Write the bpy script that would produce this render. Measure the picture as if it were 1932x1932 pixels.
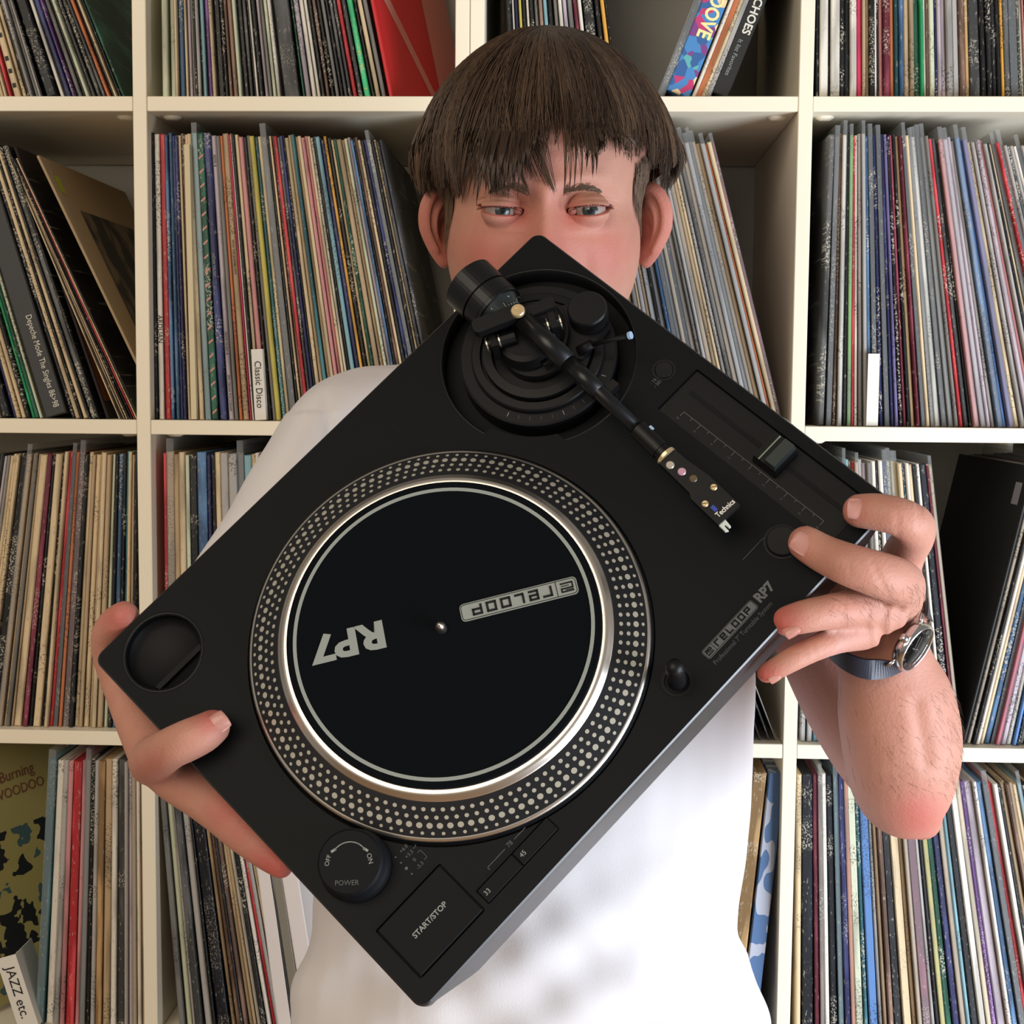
import bpy, bmesh, math, random
import numpy as np
from mathutils import Vector, Matrix, noise
SC = bpy.context.scene
for o in list(bpy.data.objects): bpy.data.objects.remove(o)
random.seed(7)
rnd = random.random
# ------------------------------------------------------------------ camera
ZS = 1.795                       # height of the uppermost visible shelf board
F = 2801.0
CP = Vector((0.48796, -1.62432, -0.31201 + ZS))
yw, pt, rl = -0.043886, -0.083572, 0.0086094
fw = Vector((math.sin(yw)*math.cos(pt), math.cos(yw)*math.cos(pt), math.sin(pt)))
rt = Vector((math.cos(yw), -math.sin(yw), 0))
up = rt.cross(fw)
rt, up = (math.cos(rl)*rt + math.sin(rl)*up, -math.sin(rl)*rt + math.cos(rl)*up)
CM = Matrix(((rt.x, up.x, -fw.x, CP.x), (rt.y, up.y, -fw.y, CP.y), (rt.z, up.z, -fw.z, CP.z), (0, 0, 0, 1)))
cd = bpy.data.cameras.new('camera'); cam = bpy.data.objects.new('camera', cd)
SC.collection.objects.link(cam); cam.matrix_world = CM
cd.sensor_width = 36; cd.lens = 36*F/1932; cd.clip_start = 0.05; SC.camera = cam
# ------------------------------------------------------------------ light
W = bpy.data.worlds.new('world'); SC.world = W; W.use_nodes = True
W.node_tree.nodes['Background'].inputs[0].default_value = (1.0, 0.93, 0.83, 1)
W.node_tree.nodes['Background'].inputs[1].default_value = 0.26
def area(name, loc, target, size, energy, col, sy=None):
    l = bpy.data.lights.new(name, 'AREA'); l.energy = energy; l.color = col
    l.shape = 'RECTANGLE'; l.size = size; l.size_y = sy or size
    o = bpy.data.objects.new(name, l); SC.collection.objects.link(o)
    o.location = loc; o.rotation_euler = (Vector(target)-Vector(loc)).to_track_quat('-Z', 'Y').to_euler()
    return o
area('window_light', (1.95, -1.22, 0.72), (0.6, -0.2, 0.95), 1.1, 62, (0.80, 0.89, 1.0), 1.3)
area('room_light', (-0.5, -2.6, 2.35), (0.3, 0, 1.5), 1.6, 42, (1.0, 0.87, 0.70))
SC.view_settings.view_transform = 'Standard'; SC.view_settings.look = 'None'
SC.view_settings.exposure = 0.0; SC.view_settings.gamma = 1; SC.view_settings.use_curve_mapping = False

# ------------------------------------------------------------------ helpers
def cam2w(v): return CM @ Vector(v)
def C(px, py, d): return CM @ Vector(((px-966)/F*d, -(py-966)/F*d, -d))
def shelf_x(px, py, y=0.02):                     # where the sight line of a pixel meets the plane of the spines
    r = C(px, py, 1) - CP; return CP.x + r.x*(y-CP.y)/r.y
def link(o): SC.collection.objects.link(o); return o
def empty(name, mw=None, label=None, cat=None, group=None):
    o = bpy.data.objects.new(name, None); link(o); o.empty_display_size = .05
    if mw is not None: o.matrix_world = mw
    if label: o['label'] = label
    if cat: o['category'] = cat
    if group: o['group'] = group
    return o
def tag(o, label=None, cat=None, group=None, kind=None):
    if label: o['label'] = label
    if cat: o['category'] = cat
    if group: o['group'] = group
    if kind: o['kind'] = kind
    return o
def mesh_obj(name, me, mat=None, parent=None, smooth=False, mw=None):
    if mat is not None:
        if len(me.materials): me.materials.clear()
        for m in (mat if isinstance(mat, (list, tuple)) else [mat]): me.materials.append(m)
    if smooth: me.shade_smooth()
    o = bpy.data.objects.new(name, me); link(o)
    if parent: o.parent = parent
    if mw is not None: o.matrix_basis = mw
    return o
def bm_obj(name, bm, mat=None, parent=None, smooth=False, mw=None):
    me = bpy.data.meshes.new(name); bmesh.ops.recalc_face_normals(bm, faces=bm.faces[:]) if len(bm.faces) < 60000 else None
    bm.to_mesh(me); bm.free()
    return mesh_obj(name, me, mat, parent, smooth, mw)
def box(bm, x0, x1, y0, y1, z0, z1, M=None):
    vs = [bm.verts.new((x, y, z)) for z in (z0, z1) for y in (y0, y1) for x in (x0, x1)]
    for f in ((0,2,3,1), (4,5,7,6), (0,1,5,4), (2,6,7,3), (0,4,6,2), (1,3,7,5)): bm.faces.new([vs[i] for i in f])
    if M is not None:
        for v in vs: v.co = M @ v.co
    return vs
def lathe(bm, prof, n=48, M=None, a0=0, a1=2*math.pi, caps=True):
    full = abs(a1-a0-2*math.pi) < 1e-6; m = n if full else n+1; rings = []
    for r, z in prof:
        if r < 1e-7: rings.append([bm.verts.new((0, 0, z))])
        else: rings.append([bm.verts.new((r*math.cos(a0+(a1-a0)*i/n), r*math.sin(a0+(a1-a0)*i/n), z)) for i in range(m)])
    for A, B in zip(rings[:-1], rings[1:]):
        for i in range(n):
            j = (i+1) % m
            if len(A) == 1 and len(B) == 1: continue
            if len(A) == 1: bm.faces.new((A[0], B[i], B[j]))
            elif len(B) == 1: bm.faces.new((A[i], A[j], B[0]))
            else: bm.faces.new((A[i], A[j], B[j], B[i]))
    if M is not None:
        for R_ in rings:
            for v in R_: v.co = M @ v.co
def crn(P, t):                                   # Catmull-Rom through rows of P
    n = len(P)-1; i = min(int(t), n-1); u = t-i
    p0, p1, p2, p3 = P[max(i-1, 0)], P[i], P[i+1], P[min(i+2, n)]
    return 0.5*((2*p1)+(-p0+p2)*u+(2*p0-5*p1+4*p2-p3)*u*u+(-p0+3*p1-3*p2+p3)*u**3)
def tube(bm, pts, segs=20, sub=6, view=True, cap=True):
    """pts: (Vector, a, b): half width across the sight line and half thickness along it"""
    P = np.array([[*p[0], p[1], p[2]] for p in pts]); n = (len(P)-1)*sub
    S = [crn(P, (len(P)-1)*i/n) for i in range(n+1)]
    pos = [Vector(s[:3]) for s in S]; last = None; frames = []
    for i, p in enumerate(pos):
        T = (pos[min(i+1, n)]-pos[max(i-1, 0)]).normalized()
        if view and abs(T.dot((p-CP).normalized())) < .9: s = T.cross(p-CP).normalized()
        else: s = None
        if last is not None:
            if s is None or s.dot(last) < 0 and False: s = (last - T*last.dot(T)).normalized()
            s = (last*.6 + s*.4); s = (s-T*s.dot(T)).normalized()
        if s is None: s = T.orthogonal().normalized()
        last = s; frames.append((p, T, s, s.cross(T).normalized(), S[i][3], S[i][4]))
    rings = []
    def ring(p, s, nn, a, b): return [bm.verts.new(p+s*a*math.cos(2*math.pi*k/segs)+nn*b*math.sin(2*math.pi*k/segs)) for k in range(segs)]
    if cap:
        p, T, s, nn, a, b = frames[0]; m = min(a, b)
        rings.append([bm.verts.new(p-T*m)])
        for q in (70, 45, 22): rings.append(ring(p-T*m*math.sin(math.radians(q)), s, nn, a*math.cos(math.radians(q)), b*math.cos(math.radians(q))))
    for p, T, s, nn, a, b in frames: rings.append(ring(p, s, nn, a, b))
    if cap:
        p, T, s, nn, a, b = frames[-1]; m = min(a, b)
        for q in (22, 45, 70): rings.append(ring(p+T*m*math.sin(math.radians(q)), s, nn, a*math.cos(math.radians(q)), b*math.cos(math.radians(q))))
        rings.append([bm.verts.new(p+T*m)])
    for A, B in zip(rings[:-1], rings[1:]):
        for i in range(segs):
            j = (i+1) % segs
            if len(A) == 1: bm.faces.new((A[0], B[i], B[j]))
            elif len(B) == 1: bm.faces.new((A[i], A[j], B[0]))
            else: bm.faces.new((A[i], A[j], B[j], B[i]))
def rod(bm, p0, p1, r, n=12, r1=None):
    p0, p1 = Vector(p0), Vector(p1); d = p1-p0
    M = Matrix.Translation(p0) @ d.to_track_quat('Z', 'Y').to_matrix().to_4x4()
    lathe(bm, [(0, 0), (r, 0), (r1 or r, d.length), (0, d.length)], n, M)
def evaluated(o):
    dg = bpy.context.evaluated_depsgraph_get(); dg.update()
    return bpy.data.meshes.new_from_object(o.evaluated_get(dg))
def bake(o, **k):
    me = evaluated(o); old = o.data; o.modifiers.clear(); o.data = me; return o
def remesh(bm, vox, smooth=6, fac=.5):
    o = bm_obj('tmp', bm); m = o.modifiers.new('r', 'REMESH'); m.mode = 'VOXEL'; m.voxel_size = vox
    s = o.modifiers.new('s', 'SMOOTH'); s.iterations = smooth; s.factor = fac
    me = evaluated(o); bpy.data.objects.remove(o); return me
def text_mesh(s, size, extrude=0.0001, align='CENTER', sx=1.0, shear=0, bold=0):
    cu = bpy.data.curves.new('t', 'FONT'); cu.body = s; cu.size = size; cu.extrude = extrude; cu.align_x = align; cu.align_y = 'CENTER'; cu.shear = shear
    cu.resolution_u = 3; cu.offset = bold
    o = bpy.data.objects.new('t', cu); link(o); me = evaluated(o); bpy.data.objects.remove(o); bpy.data.curves.remove(cu)
    if sx != 1:
        for v in me.vertices: v.co.x *= sx
    return me
# ------------------------------------------------------------------ materials
def s2l(c): return tuple(((x/255)/12.92 if x/255 <= .04045 else ((x/255+.055)/1.055)**2.4) for x in c)
def mat(name, rgb, rough=.6, metal=0, spec=.5, **k):
    m = bpy.data.materials.new(name); m.use_nodes = True; b = m.node_tree.nodes['Principled BSDF']
    b.inputs['Base Color'].default_value = (*s2l(rgb), 1); b.inputs['Roughness'].default_value = rough
    b.inputs['Metallic'].default_value = metal; b.inputs['Specular IOR Level'].default_value = spec
    for kk, v in k.items(): b.inputs[kk].default_value = v
    return m
def add_bump(m, scale, strength, dist=.001, detail=3, coord='Object'):
    nt = m.node_tree; b = nt.nodes['Principled BSDF']; tc = nt.nodes.new('ShaderNodeTexCoord'); n = nt.nodes.new('ShaderNodeTexNoise')
    n.inputs['Scale'].default_value = scale; n.inputs['Detail'].default_value = detail
    bu = nt.nodes.new('ShaderNodeBump'); bu.inputs['Strength'].default_value = strength; bu.inputs['Distance'].default_value = dist
    nt.links.new(tc.outputs[coord], n.inputs['Vector']); nt.links.new(n.outputs['Fac'], bu.inputs['Height']); nt.links.new(bu.outputs['Normal'], b.inputs['Normal'])
    return m
M_shelf = add_bump(mat('white_foil', (240, 230, 208), .42), 60, .05)
M_wall = add_bump(mat('wall_paint', (206, 203, 196), .9), 90, .2)
M_floor = mat('floor_wood', (150, 118, 86), .5)
nt = M_floor.node_tree; wv = nt.nodes.new('ShaderNodeTexNoise'); wv.inputs['Scale'].default_value = 6
cr = nt.nodes.new('ShaderNodeValToRGB'); cr.color_ramp.elements[0].color = (*s2l((120, 90, 62)), 1); cr.color_ramp.elements[1].color = (*s2l((175, 140, 100)), 1)
nt.links.new(wv.outputs['Fac'], cr.inputs['Fac']); nt.links.new(cr.outputs['Color'], nt.nodes['Principled BSDF'].inputs['Base Color'])
M_black = add_bump(mat('black_lacquer', (13, 15, 17), .58, 0, .12), 900, .08, .0004)
M_black2 = mat('black_plastic', (11, 11, 13), .45, 0, .25)
M_black3 = mat('black_deep', (8, 8, 10), .6, 0, .2)
M_gun = mat('black_metal', (26, 27, 29), .33, .5, .5)
M_mat = add_bump(mat('felt_black', (9, 12, 16), .95, 0, .1), 1400, .4, .0004)
M_silver = mat('polished_aluminium', (226, 216, 204), .3, 1)
M_dot = mat('dot_aluminium', (214, 208, 192), .32, .75)
M_print = mat('grey_print', (140, 146, 142), .7)
M_printd = mat('dim_print', (84, 86, 86), .7)
M_white = mat('white_print', (215, 212, 200), .6)
M_brass = mat('pale_brass', (222, 196, 150), .3, .7)
M_pale_blue = mat('blue_tip', (150, 175, 205), .4)  # plain light-blue colour of the lever tip and collar pin
# ------------------------------------------------------------------ setting
bm = bmesh.new(); box(bm, -2.2, 3.2, .41, .47, 0, 2.7); tag(bm_obj('wall_back', bm, M_wall), kind='structure')
bm = bmesh.new(); box(bm, -2.2, 3.2, -3.2, .41, -.04, 0); tag(bm_obj('floor', bm, M_floor), kind='structure')
# shelving units
P_, T_ = .351, .016
rows = [ZS + P_*k for k in (1, 0, -1, -2, -3, -4)]        # tops of the boards
zb = rows[-1]-T_-.02
def unit(name, x0, label, ncol=3):
    r = empty(name, Matrix.Translation((x0, 0, 0)), label, 'shelf')
    W_ = ncol*.335+(ncol+1)*T_
    for i in range(ncol+1):
        bm = bmesh.new(); x = i*.351; box(bm, x+.0003, x+T_-.0003, 0, .39, .0, rows[0]); bmesh.ops.bevel(bm, geom=bm.edges[:], offset=.0008, segments=1, affect='EDGES')
        bm_obj('upright', bm, M_shelf, r)
    for z in rows:
        for i in range(ncol):
            x = i*.351; bm = bmesh.new(); box(bm, x+T_, x+.351, .0005, .39, z-T_, z); bmesh.ops.bevel(bm, geom=bm.edges[:], offset=.0007, segments=1, affect='EDGES')
            b = bm_obj('shelf_board', bm, M_shelf, r)
            if z in rows[1:3]:
                for sx in (.018, .317):
                    bm = bmesh.new(); lathe(bm, [(0, z-T_-.0035), (.006, z-T_-.0035), (.010, z-T_-.001), (.010, z-T_+.001)], 20, Matrix.Translation((x+T_+sx, .035, 0)))
                    bm_obj('board_fitting', bm, M_shelf, b, True)
    return r
unit('shelving_unit', -.702+T_-T_, 'white open shelving unit full of records, left of the man')
unit('shelving_unit', .367, 'white open shelving unit full of records, right of the man')
# ------------------------------------------------------------------ records
PAL = {'k': (20, 20, 22), 'K': (12, 14, 22), 'd': (58, 58, 58), 'D': (46, 46, 48), 'g': (118, 116, 112), 's': (168, 164, 160), 'w': (222, 216, 204),
       'c': (214, 192, 156), 't': (180, 156, 124), 'b': (92, 70, 58), 'r': (166, 42, 48), 'm': (98, 34, 50), 'M': (70, 14, 18), 'p': (200, 138, 138), 'P': (200, 52, 90),
       'o': (190, 112, 72), 'O': (216, 160, 70), 'y': (190, 176, 84), 'n': (34, 38, 78), 'u': (56, 84, 116), 'a': (128, 168, 178), 'v': (92, 60, 112), 'V': (112, 104, 152),
       'e': (34, 140, 88), 'E': (18, 62, 46), 'l': (40, 84, 92), 'L': (116, 178, 68), 'f': (200, 204, 178), 'q': (182, 170, 178), 'B': (88, 128, 182), 'j': (130, 100, 62)}
CN = {'k': 'black', 'K': 'blue-black', 'd': 'dark grey', 'D': 'charcoal', 'g': 'grey', 's': 'light grey', 'w': 'white', 'c': 'cream', 't': 'tan', 'b': 'brown', 'r': 'red',
      'm': 'maroon', 'M': 'dark red', 'p': 'pink', 'P': 'bright pink', 'o': 'orange', 'O': 'amber', 'y': 'yellow', 'n': 'navy', 'u': 'blue', 'a': 'light blue', 'v': 'purple',
      'V': 'lavender', 'e': 'green', 'E': 'dark green', 'l': 'teal', 'L': 'lime green', 'f': 'pale green', 'q': 'lilac grey', 'B': 'sky blue', 'j': 'olive brown'}
def spine_mat(c):
    rgb = PAL[c]; m = bpy.data.materials.new('sleeve_'+CN[c].replace(' ', '_').replace('-', '_')); m.use_nodes = True; nt = m.node_tree; N = nt.nodes; L = nt.links
    b = N['Principled BSDF']; b.inputs['Roughness'].default_value = .5; b.inputs['Specular IOR Level'].default_value = .35
    tc = N.new('ShaderNodeTexCoord'); oi = N.new('ShaderNodeObjectInfo'); at = N.new('ShaderNodeAttribute'); at.attribute_name = 'seed'
    ad = N.new('ShaderNodeMath'); ad.operation = 'ADD'; L.new(oi.outputs['Random'], ad.inputs[0]); L.new(at.outputs['Fac'], ad.inputs[1])
    def noise_at(sx, sz, off, detail=2):
        mp = N.new('ShaderNodeMapping'); mp.inputs['Scale'].default_value = (sx, 8, sz); L.new(tc.outputs['Object'], mp.inputs['Vector'])
        mu = N.new('ShaderNodeMath'); mu.operation = 'MULTIPLY'; mu.inputs[1].default_value = off; L.new(ad.outputs[0], mu.inputs[0])
        va = N.new('ShaderNodeVectorMath'); va.operation = 'ADD'; L.new(mp.outputs[0], va.inputs[0]); L.new(mu.outputs[0], va.inputs[1])
        n = N.new('ShaderNodeTexNoise'); n.inputs['Scale'].default_value = 1; n.inputs['Detail'].default_value = detail; L.new(va.outputs[0], n.inputs['Vector']); return n.outputs['Fac']
    def gt(x, lo, hi):
        r = N.new('ShaderNodeMapRange'); r.inputs[1].default_value = lo; r.inputs[2].default_value = hi; L.new(x, r.inputs[0]); return r.outputs[0]
    def mul(a, b_):
        r = N.new('ShaderNodeMath'); r.operation = 'MULTIPLY'; L.new(a, r.inputs[0])
        if isinstance(b_, float): r.inputs[1].default_value = b_
        else: L.new(b_, r.inputs[1])
        return r.outputs[0]
    def mix(f, A, B_):
        r = N.new('ShaderNodeMix'); r.data_type = 'RGBA'; L.new(f, r.inputs[0])
        for i, v in ((6, A), (7, B_)):
            if isinstance(v, tuple): r.inputs[i].default_value = (*v, 1)
            else: L.new(v, r.inputs[i])
        return r.outputs[2]
    base = s2l(rgb); lum = sum(rgb)/3; dark = lum < 110
    alt = s2l(tuple(min(255, x*1.5+35) for x in rgb)) if dark else s2l(tuple(x*.55 for x in rgb))
    txt = s2l((205, 198, 180)) if dark else s2l((45, 40, 42))
    col = mix(mul(gt(noise_at(60, 9, 51), .5, .62), .5 if lum > 40 else .25), base, alt)
    # worn edges and rows of small print
    col = mix(mul(gt(noise_at(500, 160, 17, 4), .62, .68), .32), col, txt if dark else s2l((120, 100, 80)))
    m1 = mul(gt(noise_at(1, 14, 77, 1), .56, .59), gt(noise_at(560, 520, 33, 1), .53, .6))
    m2 = mul(m1, gt(noise_at(.1, .1, 211, 0), .44, .5))
    sp = N.new('ShaderNodeSeparateXYZ'); L.new(tc.outputs['Object'], sp.inputs[0])
    front = gt(sp.outputs['Y'], .0228, .0222)
    m2 = mul(m2, front)
    col = mix(mul(m2, .6), col, txt)
    L.new(col, b.inputs['Base Color']); return m
SM = {c: spine_mat(c) for c in PAL}
M_plastic = bpy.data.materials.new('clear_plastic'); M_plastic.use_nodes = True
nt = M_plastic.node_tree; N = nt.nodes; pb = N['Principled BSDF']; pb.inputs['Base Color'].default_value = (.55, .58, .6, 1); pb.inputs['Roughness'].default_value = .22
tr = N.new('ShaderNodeBsdfTransparent'); mx = N.new('ShaderNodeMixShader'); mx.inputs[0].default_value = .2
nt.links.new(tr.outputs[0], mx.inputs[1]); nt.links.new(pb.outputs[0], mx.inputs[2]); nt.links.new(mx.outputs[0], N['Material Output'].inputs[0])
HS = .315
# compartments: (column name, board index, x px at left foot, x px at right foot, foot y px, lean at left, lean at right (deg, + = top leans left), sleeves, plastic share, place words)
def parse(s):
    out = []
    for tkn in s.split():
        c = tkn[0]; out.append((c, float(tkn[1:]) if len(tkn) > 1 else 4.0))
    return out
BAYS = [
 ('A', 0, -60, 241, 177, 12, 22, 's4 c3 q3 l3 k4 c4 c3 c2 r2.5 c6 c3 k2 s3 g3 s2 k1.5 K10 w3 n5 v2 g4 k2 f3 d3 d4 d3 o3 k2 c2 k2 E3', 0, 'top left compartment'),
 ('B', 0, 307, 731, 177, 0, 12, 'f6 f5 c2 u5 c2 q3 g2 k2 s3 k1 a3 v4 c3 k6 k3 b3 b4 f3 k5 d3 k2 w2 k4 q3 g3 f3 w3 D16 E2 q4 w4 w3 k4 b3 k4 g3 k3 d3 d3 r4 d4 e6 k3 c4 g4', 0, 'top compartment beside the left post'),
 ('C', 0, 962, 1168, 180, 3, 8, 'k4 w1.5 n3 y2 k3 w2 k3 g3 b3 a3 k4 g3 w3 q3 g4 m3 w3 k8 k4 O3 k2', 0, 'compartment above the man\'s head'),
 ('D', 0, 1538, 2010, 183, 1, 5, 'k4 w13 k3 w14 k7 k7 w10 P8 t5 t5 k7 w3 k4 p6 m9 o7 l6 u6 t8 t7 E9 e5 f3 b6 f8 n3 q6 q6 s9 s9 b9 j6 d16 k8 k7 k7 k6 O4 d8 k12 d4 f5 p2 k10 w2 k7 k7 w5 b4 t4 k8 k8', .12, 'top right compartment'),
 ('A', 1, -70, 192, 788, 13, 18, 'k3 n3 t3 c3 k3 b4 t3 c3 k4 c3 c3 K9 n4 c4 c4 k4 e3 E4 f3 D25 k4 c4 k2 c4 k3 d6 k2', 0, 'left compartment, second row'),
 ('A', 1, 226, 266, 790, 22.5, 25, 'c5 k2 t3 c6 k4 k2 r4 c4 k4', 0, 'left compartment, second row, steep stack at the post'),
 ('B', 1, 289, 830, 797, 0, 12, 'g3 K5 w8 r9 u5 u6 n5 n5 c4 b6 c5 c7 a9 E11 n10 q8 g6 o5 t9 P3 w3 k5 c5 p8 k6 g5 y7 l6 c5 d10 k4 c3 b4 r5 d5 n4 k3 c6 t5 l5 t5 c5 p5 p5 c4 w4 k5 a6 n7 O4 k7 c4 E5 t7 t5 f5 q5 u4 k4 b4 c4 k5 n5 d6 k5 c3 D5 D5', .12, 'compartment left of the man, second row'),
 ('C', 1, 1120, 1478, 783, 9, 15, 's5 g4 t4 u4 s5 t4 q5 a5 f4 g5 s5 d4 t5 g5 c3 q4 t4 s5 k4 s5 u4 d5 s4 t4 K4 t5 g4 s4 t5 t4 c4 s4 g5 t5 s5 g4 t4 t5 s5 o3 c5 m4', .45, 'compartment behind the man\'s ear'),
 ('D', 1, 1540, 2080, 808, -1, 17, 'd10 d9 b5 w7 k5 L6 r4 w5 s6 s6 u6 k8 n6 K8 n5 V5 k5 m5 k5 c6 m5 k6 c6 g6 w8 d8 g7 g6 r6 d8 k4 p8 q8 q6 s6 u8 B6 V8 c8 s7 q8 p6 s6 k5 c5 d7 r5 d8 s6 d6 s6 w5 k8 s5 d8', .5, 'right compartment, second row'),
 ('A', 2, -95, 268, 1360, -10, -1, 'k4 l4 e4 d5 k3 q3 s4 c4 c4 c4 k9 t6 t3 g4 t3 c9 m6 k4 c9 k3 c4 r4 k5 o4 M7 k4 c5 t4 c6 t3 c5 t6 f4 k5 u5 k4 l4 c4 t3 k5 t2 c2', .05, 'left compartment, third row'),
 ('B', 2, 316, 760, 1372, 0, 4, 'r2 t6 t4 c4 f3 k6 u7 n3 k4 c4 s6 s6 g5 a6 c3 w3 v4 c3 o3 b3 o4 t4 r4 k4 c4 t4 s4 g4 k4 c4 t4 w4 k4 d4 c4 t4 g4 u4 c4 k4', .2, 'compartment left of the man, third row'),
 ('C', 2, 1330, 1468, 1378, 12, 22, 'd5 k6 t3 k7 w2 K7 t3 k6 d6 s3', .1, 'compartment between shirt and right arm, third row'),
 ('D', 2, 1507, 1815, 1388, 0, 8, 's6 s6 a6 d5 B6 k5 s5 w4 b4 a4 b4 r3 t4 s5 q5 g5 w5 k4 w5 n5 f5 t4 y4 c5 u4 w4 c5 k5 w4 K8 m3 t4', .3, 'right compartment, third row, left stack'),
 ('D', 2, 1824, 1990, 1392, -12, -8, 'w4 k3 w4 c4 u6 k4 P4 q6 w5 B4 k3 d5 u4 k5 c4 k5 b5 k5', .1, 'right compartment, third row, right stack'),
 ('A', 3, 68, 283, 1912, -4, 0, 'l9 w8 s6 p5 r9 p4 g6 k5 s5 j6 t8 w6 d8 s4 q4 t4 w4 t4 m3', .3, 'bottom left compartment'),
 ('B', 3, 340, 545, 1915, 4, 10, 'g6 f6 s3 d8 s8 k3 K14 t4 b5 k3 b4 c4 t4 w4 k6 w4 r4 s4 c3 w3', .05, 'bottom compartment beside the left post'),
 ('D', 3, 1500, 2140, 1950, 1, 15, 'c5 K12 m5 b4 w5 K7 l5 n6 o4 f8 l4 B9 s4 t4 b5 k8 c9 t4 t4 m8 s4 k4 y5 E6 n7 t5 a4 k7 w7 c5 v4 q9 w4 u6 k6 r5 w5 k4 t5 b4 t4 c5 a4 k6 t4 b8 t4 s6 c4 c4 k3 c5 t5 b5', .2, 'bottom right compartment'),
]
def sleeve_mesh(t, h=HS, dep=HS, y0=0):
    bm = bmesh.new(); vs = box(bm, -t/2, t/2, y0, y0+dep, 0, h)
    e = [ed for ed in bm.edges if abs(ed.verts[0].co.y-y0) < 1e-6 and abs(ed.verts[1].co.y-y0) < 1e-6]
    bmesh.ops.bevel(bm, geom=e, offset=min(t*.3, .0012), segments=1, affect='EDGES'); return bm
def ordn(n): return str(n)+('th' if 10 <= n % 100 <= 20 else {1: 'st', 2: 'nd', 3: 'rd'}.get(n % 10, 'th'))
recs = []
for bi, (col, row, p0, p1, py, th0, th1, seq, plast, place) in enumerate(BAYS):
    z = rows[row+1]; L = parse(seq); rs = random.Random(bi*31+5)
    x0, x1 = shelf_x(p0, py), shelf_x(p1, py)
    cum = [0]
    for c, w in L: cum.append(cum[-1]+w)
    tot = cum[-1]; ed = [x0+(x1-x0)*u/tot for u in cum]
    for i, (c, w) in enumerate(L):
        a0 = math.radians(th0+(th1-th0)*cum[i]/tot); a1 = math.radians(th0+(th1-th0)*cum[i+1]/tot); a = (a0+a1)/2
        sb = ed[i+1]-ed[i]; stp = sb-HS*(math.tan(a1)-math.tan(a0))
        t = max(.0012, min(sb, stp)*math.cos(a)*.95); xb = (ed[i]+ed[i+1])/2
        recs.append(dict(bay=bi, col=col, row=row, i=i, n=len(L), c=c, a=a, t=t, x=xb, z=z+t/2*math.sin(abs(a))+.0004, place=place, seq=L,
                         y=.012+rs.random()*.008, h=HS-rs.random()*.004, pl=rs.random() < plast, vis=(0 if (row == 1 and col == 'C' and xb < .47) else (0 if row == 2 and col == 'B' and xb > .22 else 1))*t*(.6 if row == 0 else 1)*(.5 if row == 2 and col in 'BC' else 1)))
order = sorted(range(len(recs)), key=lambda k: -recs[k]['vis']); single = set(order[:296])
def rec_matrix(r): return Matrix.Translation((r['x'], r['y'], r['z'])) @ Matrix.Rotation(-r['a'], 4, 'Y')
left_over = bmesh.new(); seed_l = left_over.faces.layers.float.new('seed'); lo_mats = list(PAL); plastic_bm = bmesh.new()
bigs = {}
for k, r in enumerate(recs):
    Mx = rec_matrix(r)
    if k in single:
        o = bm_obj('record_sleeve', sleeve_mesh(r['t'], r['h']), SM[r['c']]); o.matrix_world = Mx
        i = r['i']; L = r['seq']; a = CN[L[i-1][0]] if i else None; b = CN[L[i+1][0]] if i+1 < r['n'] else None
        thick = 'thick ' if r['t'] > .006 else ('thin ' if r['t'] < .0022 else '')
        lb = f"{thick}{CN[r['c']]} record sleeve, {ordn(i+1)} from the left, {r['place']}"
        tag(o, lb, 'record', 'record sleeves in the ' + r['place'])
        if r['pl']:
            tt_ = r['t']*.9; bm = bmesh.new(); box(bm, -tt_/2-.0003, tt_/2+.0003, -.0015, .318, -.0002, r['h']+.010+rnd()*.006)
            # flap rises toward the back like the open mouth of the plastic cover
            bm_obj('plastic_cover', bm, M_plastic, o)
        bigs[(r['bay'], i)] = o
    else:
        bm = sleeve_mesh(r['t'], r['h']); me = bpy.data.meshes.new('x'); bm.to_mesh(me); bm.free(); me.transform(Mx)
        n0 = len(left_over.faces); left_over.from_mesh(me); left_over.faces.ensure_lookup_table()
        sd = (k*.6180339) % 1
        for f in left_over.faces[n0:]: f.material_index = lo_mats.index(r['c']); f[seed_l] = sd
        bpy.data.meshes.remove(me)
o = bm_obj('record_sleeves', left_over, [SM[c] for c in lo_mats]); tag(o, 'thin record sleeves filling the gaps between the others on all shelves', 'records', kind='stuff')
def spine_text(o, s, zc, size, m, align='CENTER', sx=1.0, xoff=0, shear=0, bold=0):
    me = text_mesh(s, size, .0001, align, sx, shear, bold)
    Mt = Matrix(((0, 1, 0, xoff), (0, 0, -1, -.0004), (-1, 0, 0, zc), (0, 0, 0, 1)))
    return mesh_obj('lettering', me, m, o, mw=Mt)
M_ink = mat('black_ink', (18, 18, 20), .6); M_paper = mat('white_card', (226, 222, 214), .7)
def piece(name, label, cat, px, py, row, a, t, m, h=HS, dep=HS, y=.014, yaw=0, edge='c'):
    """a special sleeve or box placed by its foot on a board"""
    x = shelf_x(px, py, y); a = math.radians(a)
    if edge == 'l': x += t/2
    o = bm_obj(name, sleeve_mesh(t, h, dep), m)
    o.matrix_world = Matrix.Translation((x, y, rows[row+1]+t/2*math.sin(abs(a))+.0006)) @ Matrix.Rotation(math.radians(yaw), 4, 'Z') @ Matrix.Rotation(-a, 4, 'Y')
    return tag(o, label, cat)
def face_patch(o, t, pts, m, side=1, name='cover_print'):
    """flat print on the broad face of a sleeve; pts are (y, z)"""
    bm = bmesh.new(); x = side*(t/2+.0003)
    v = [bm.verts.new((x, p[0], p[1])) for p in pts]; bm.faces.new(v if side > 0 else v[::-1])
    return bm_obj(name, bm, m, o)
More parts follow.
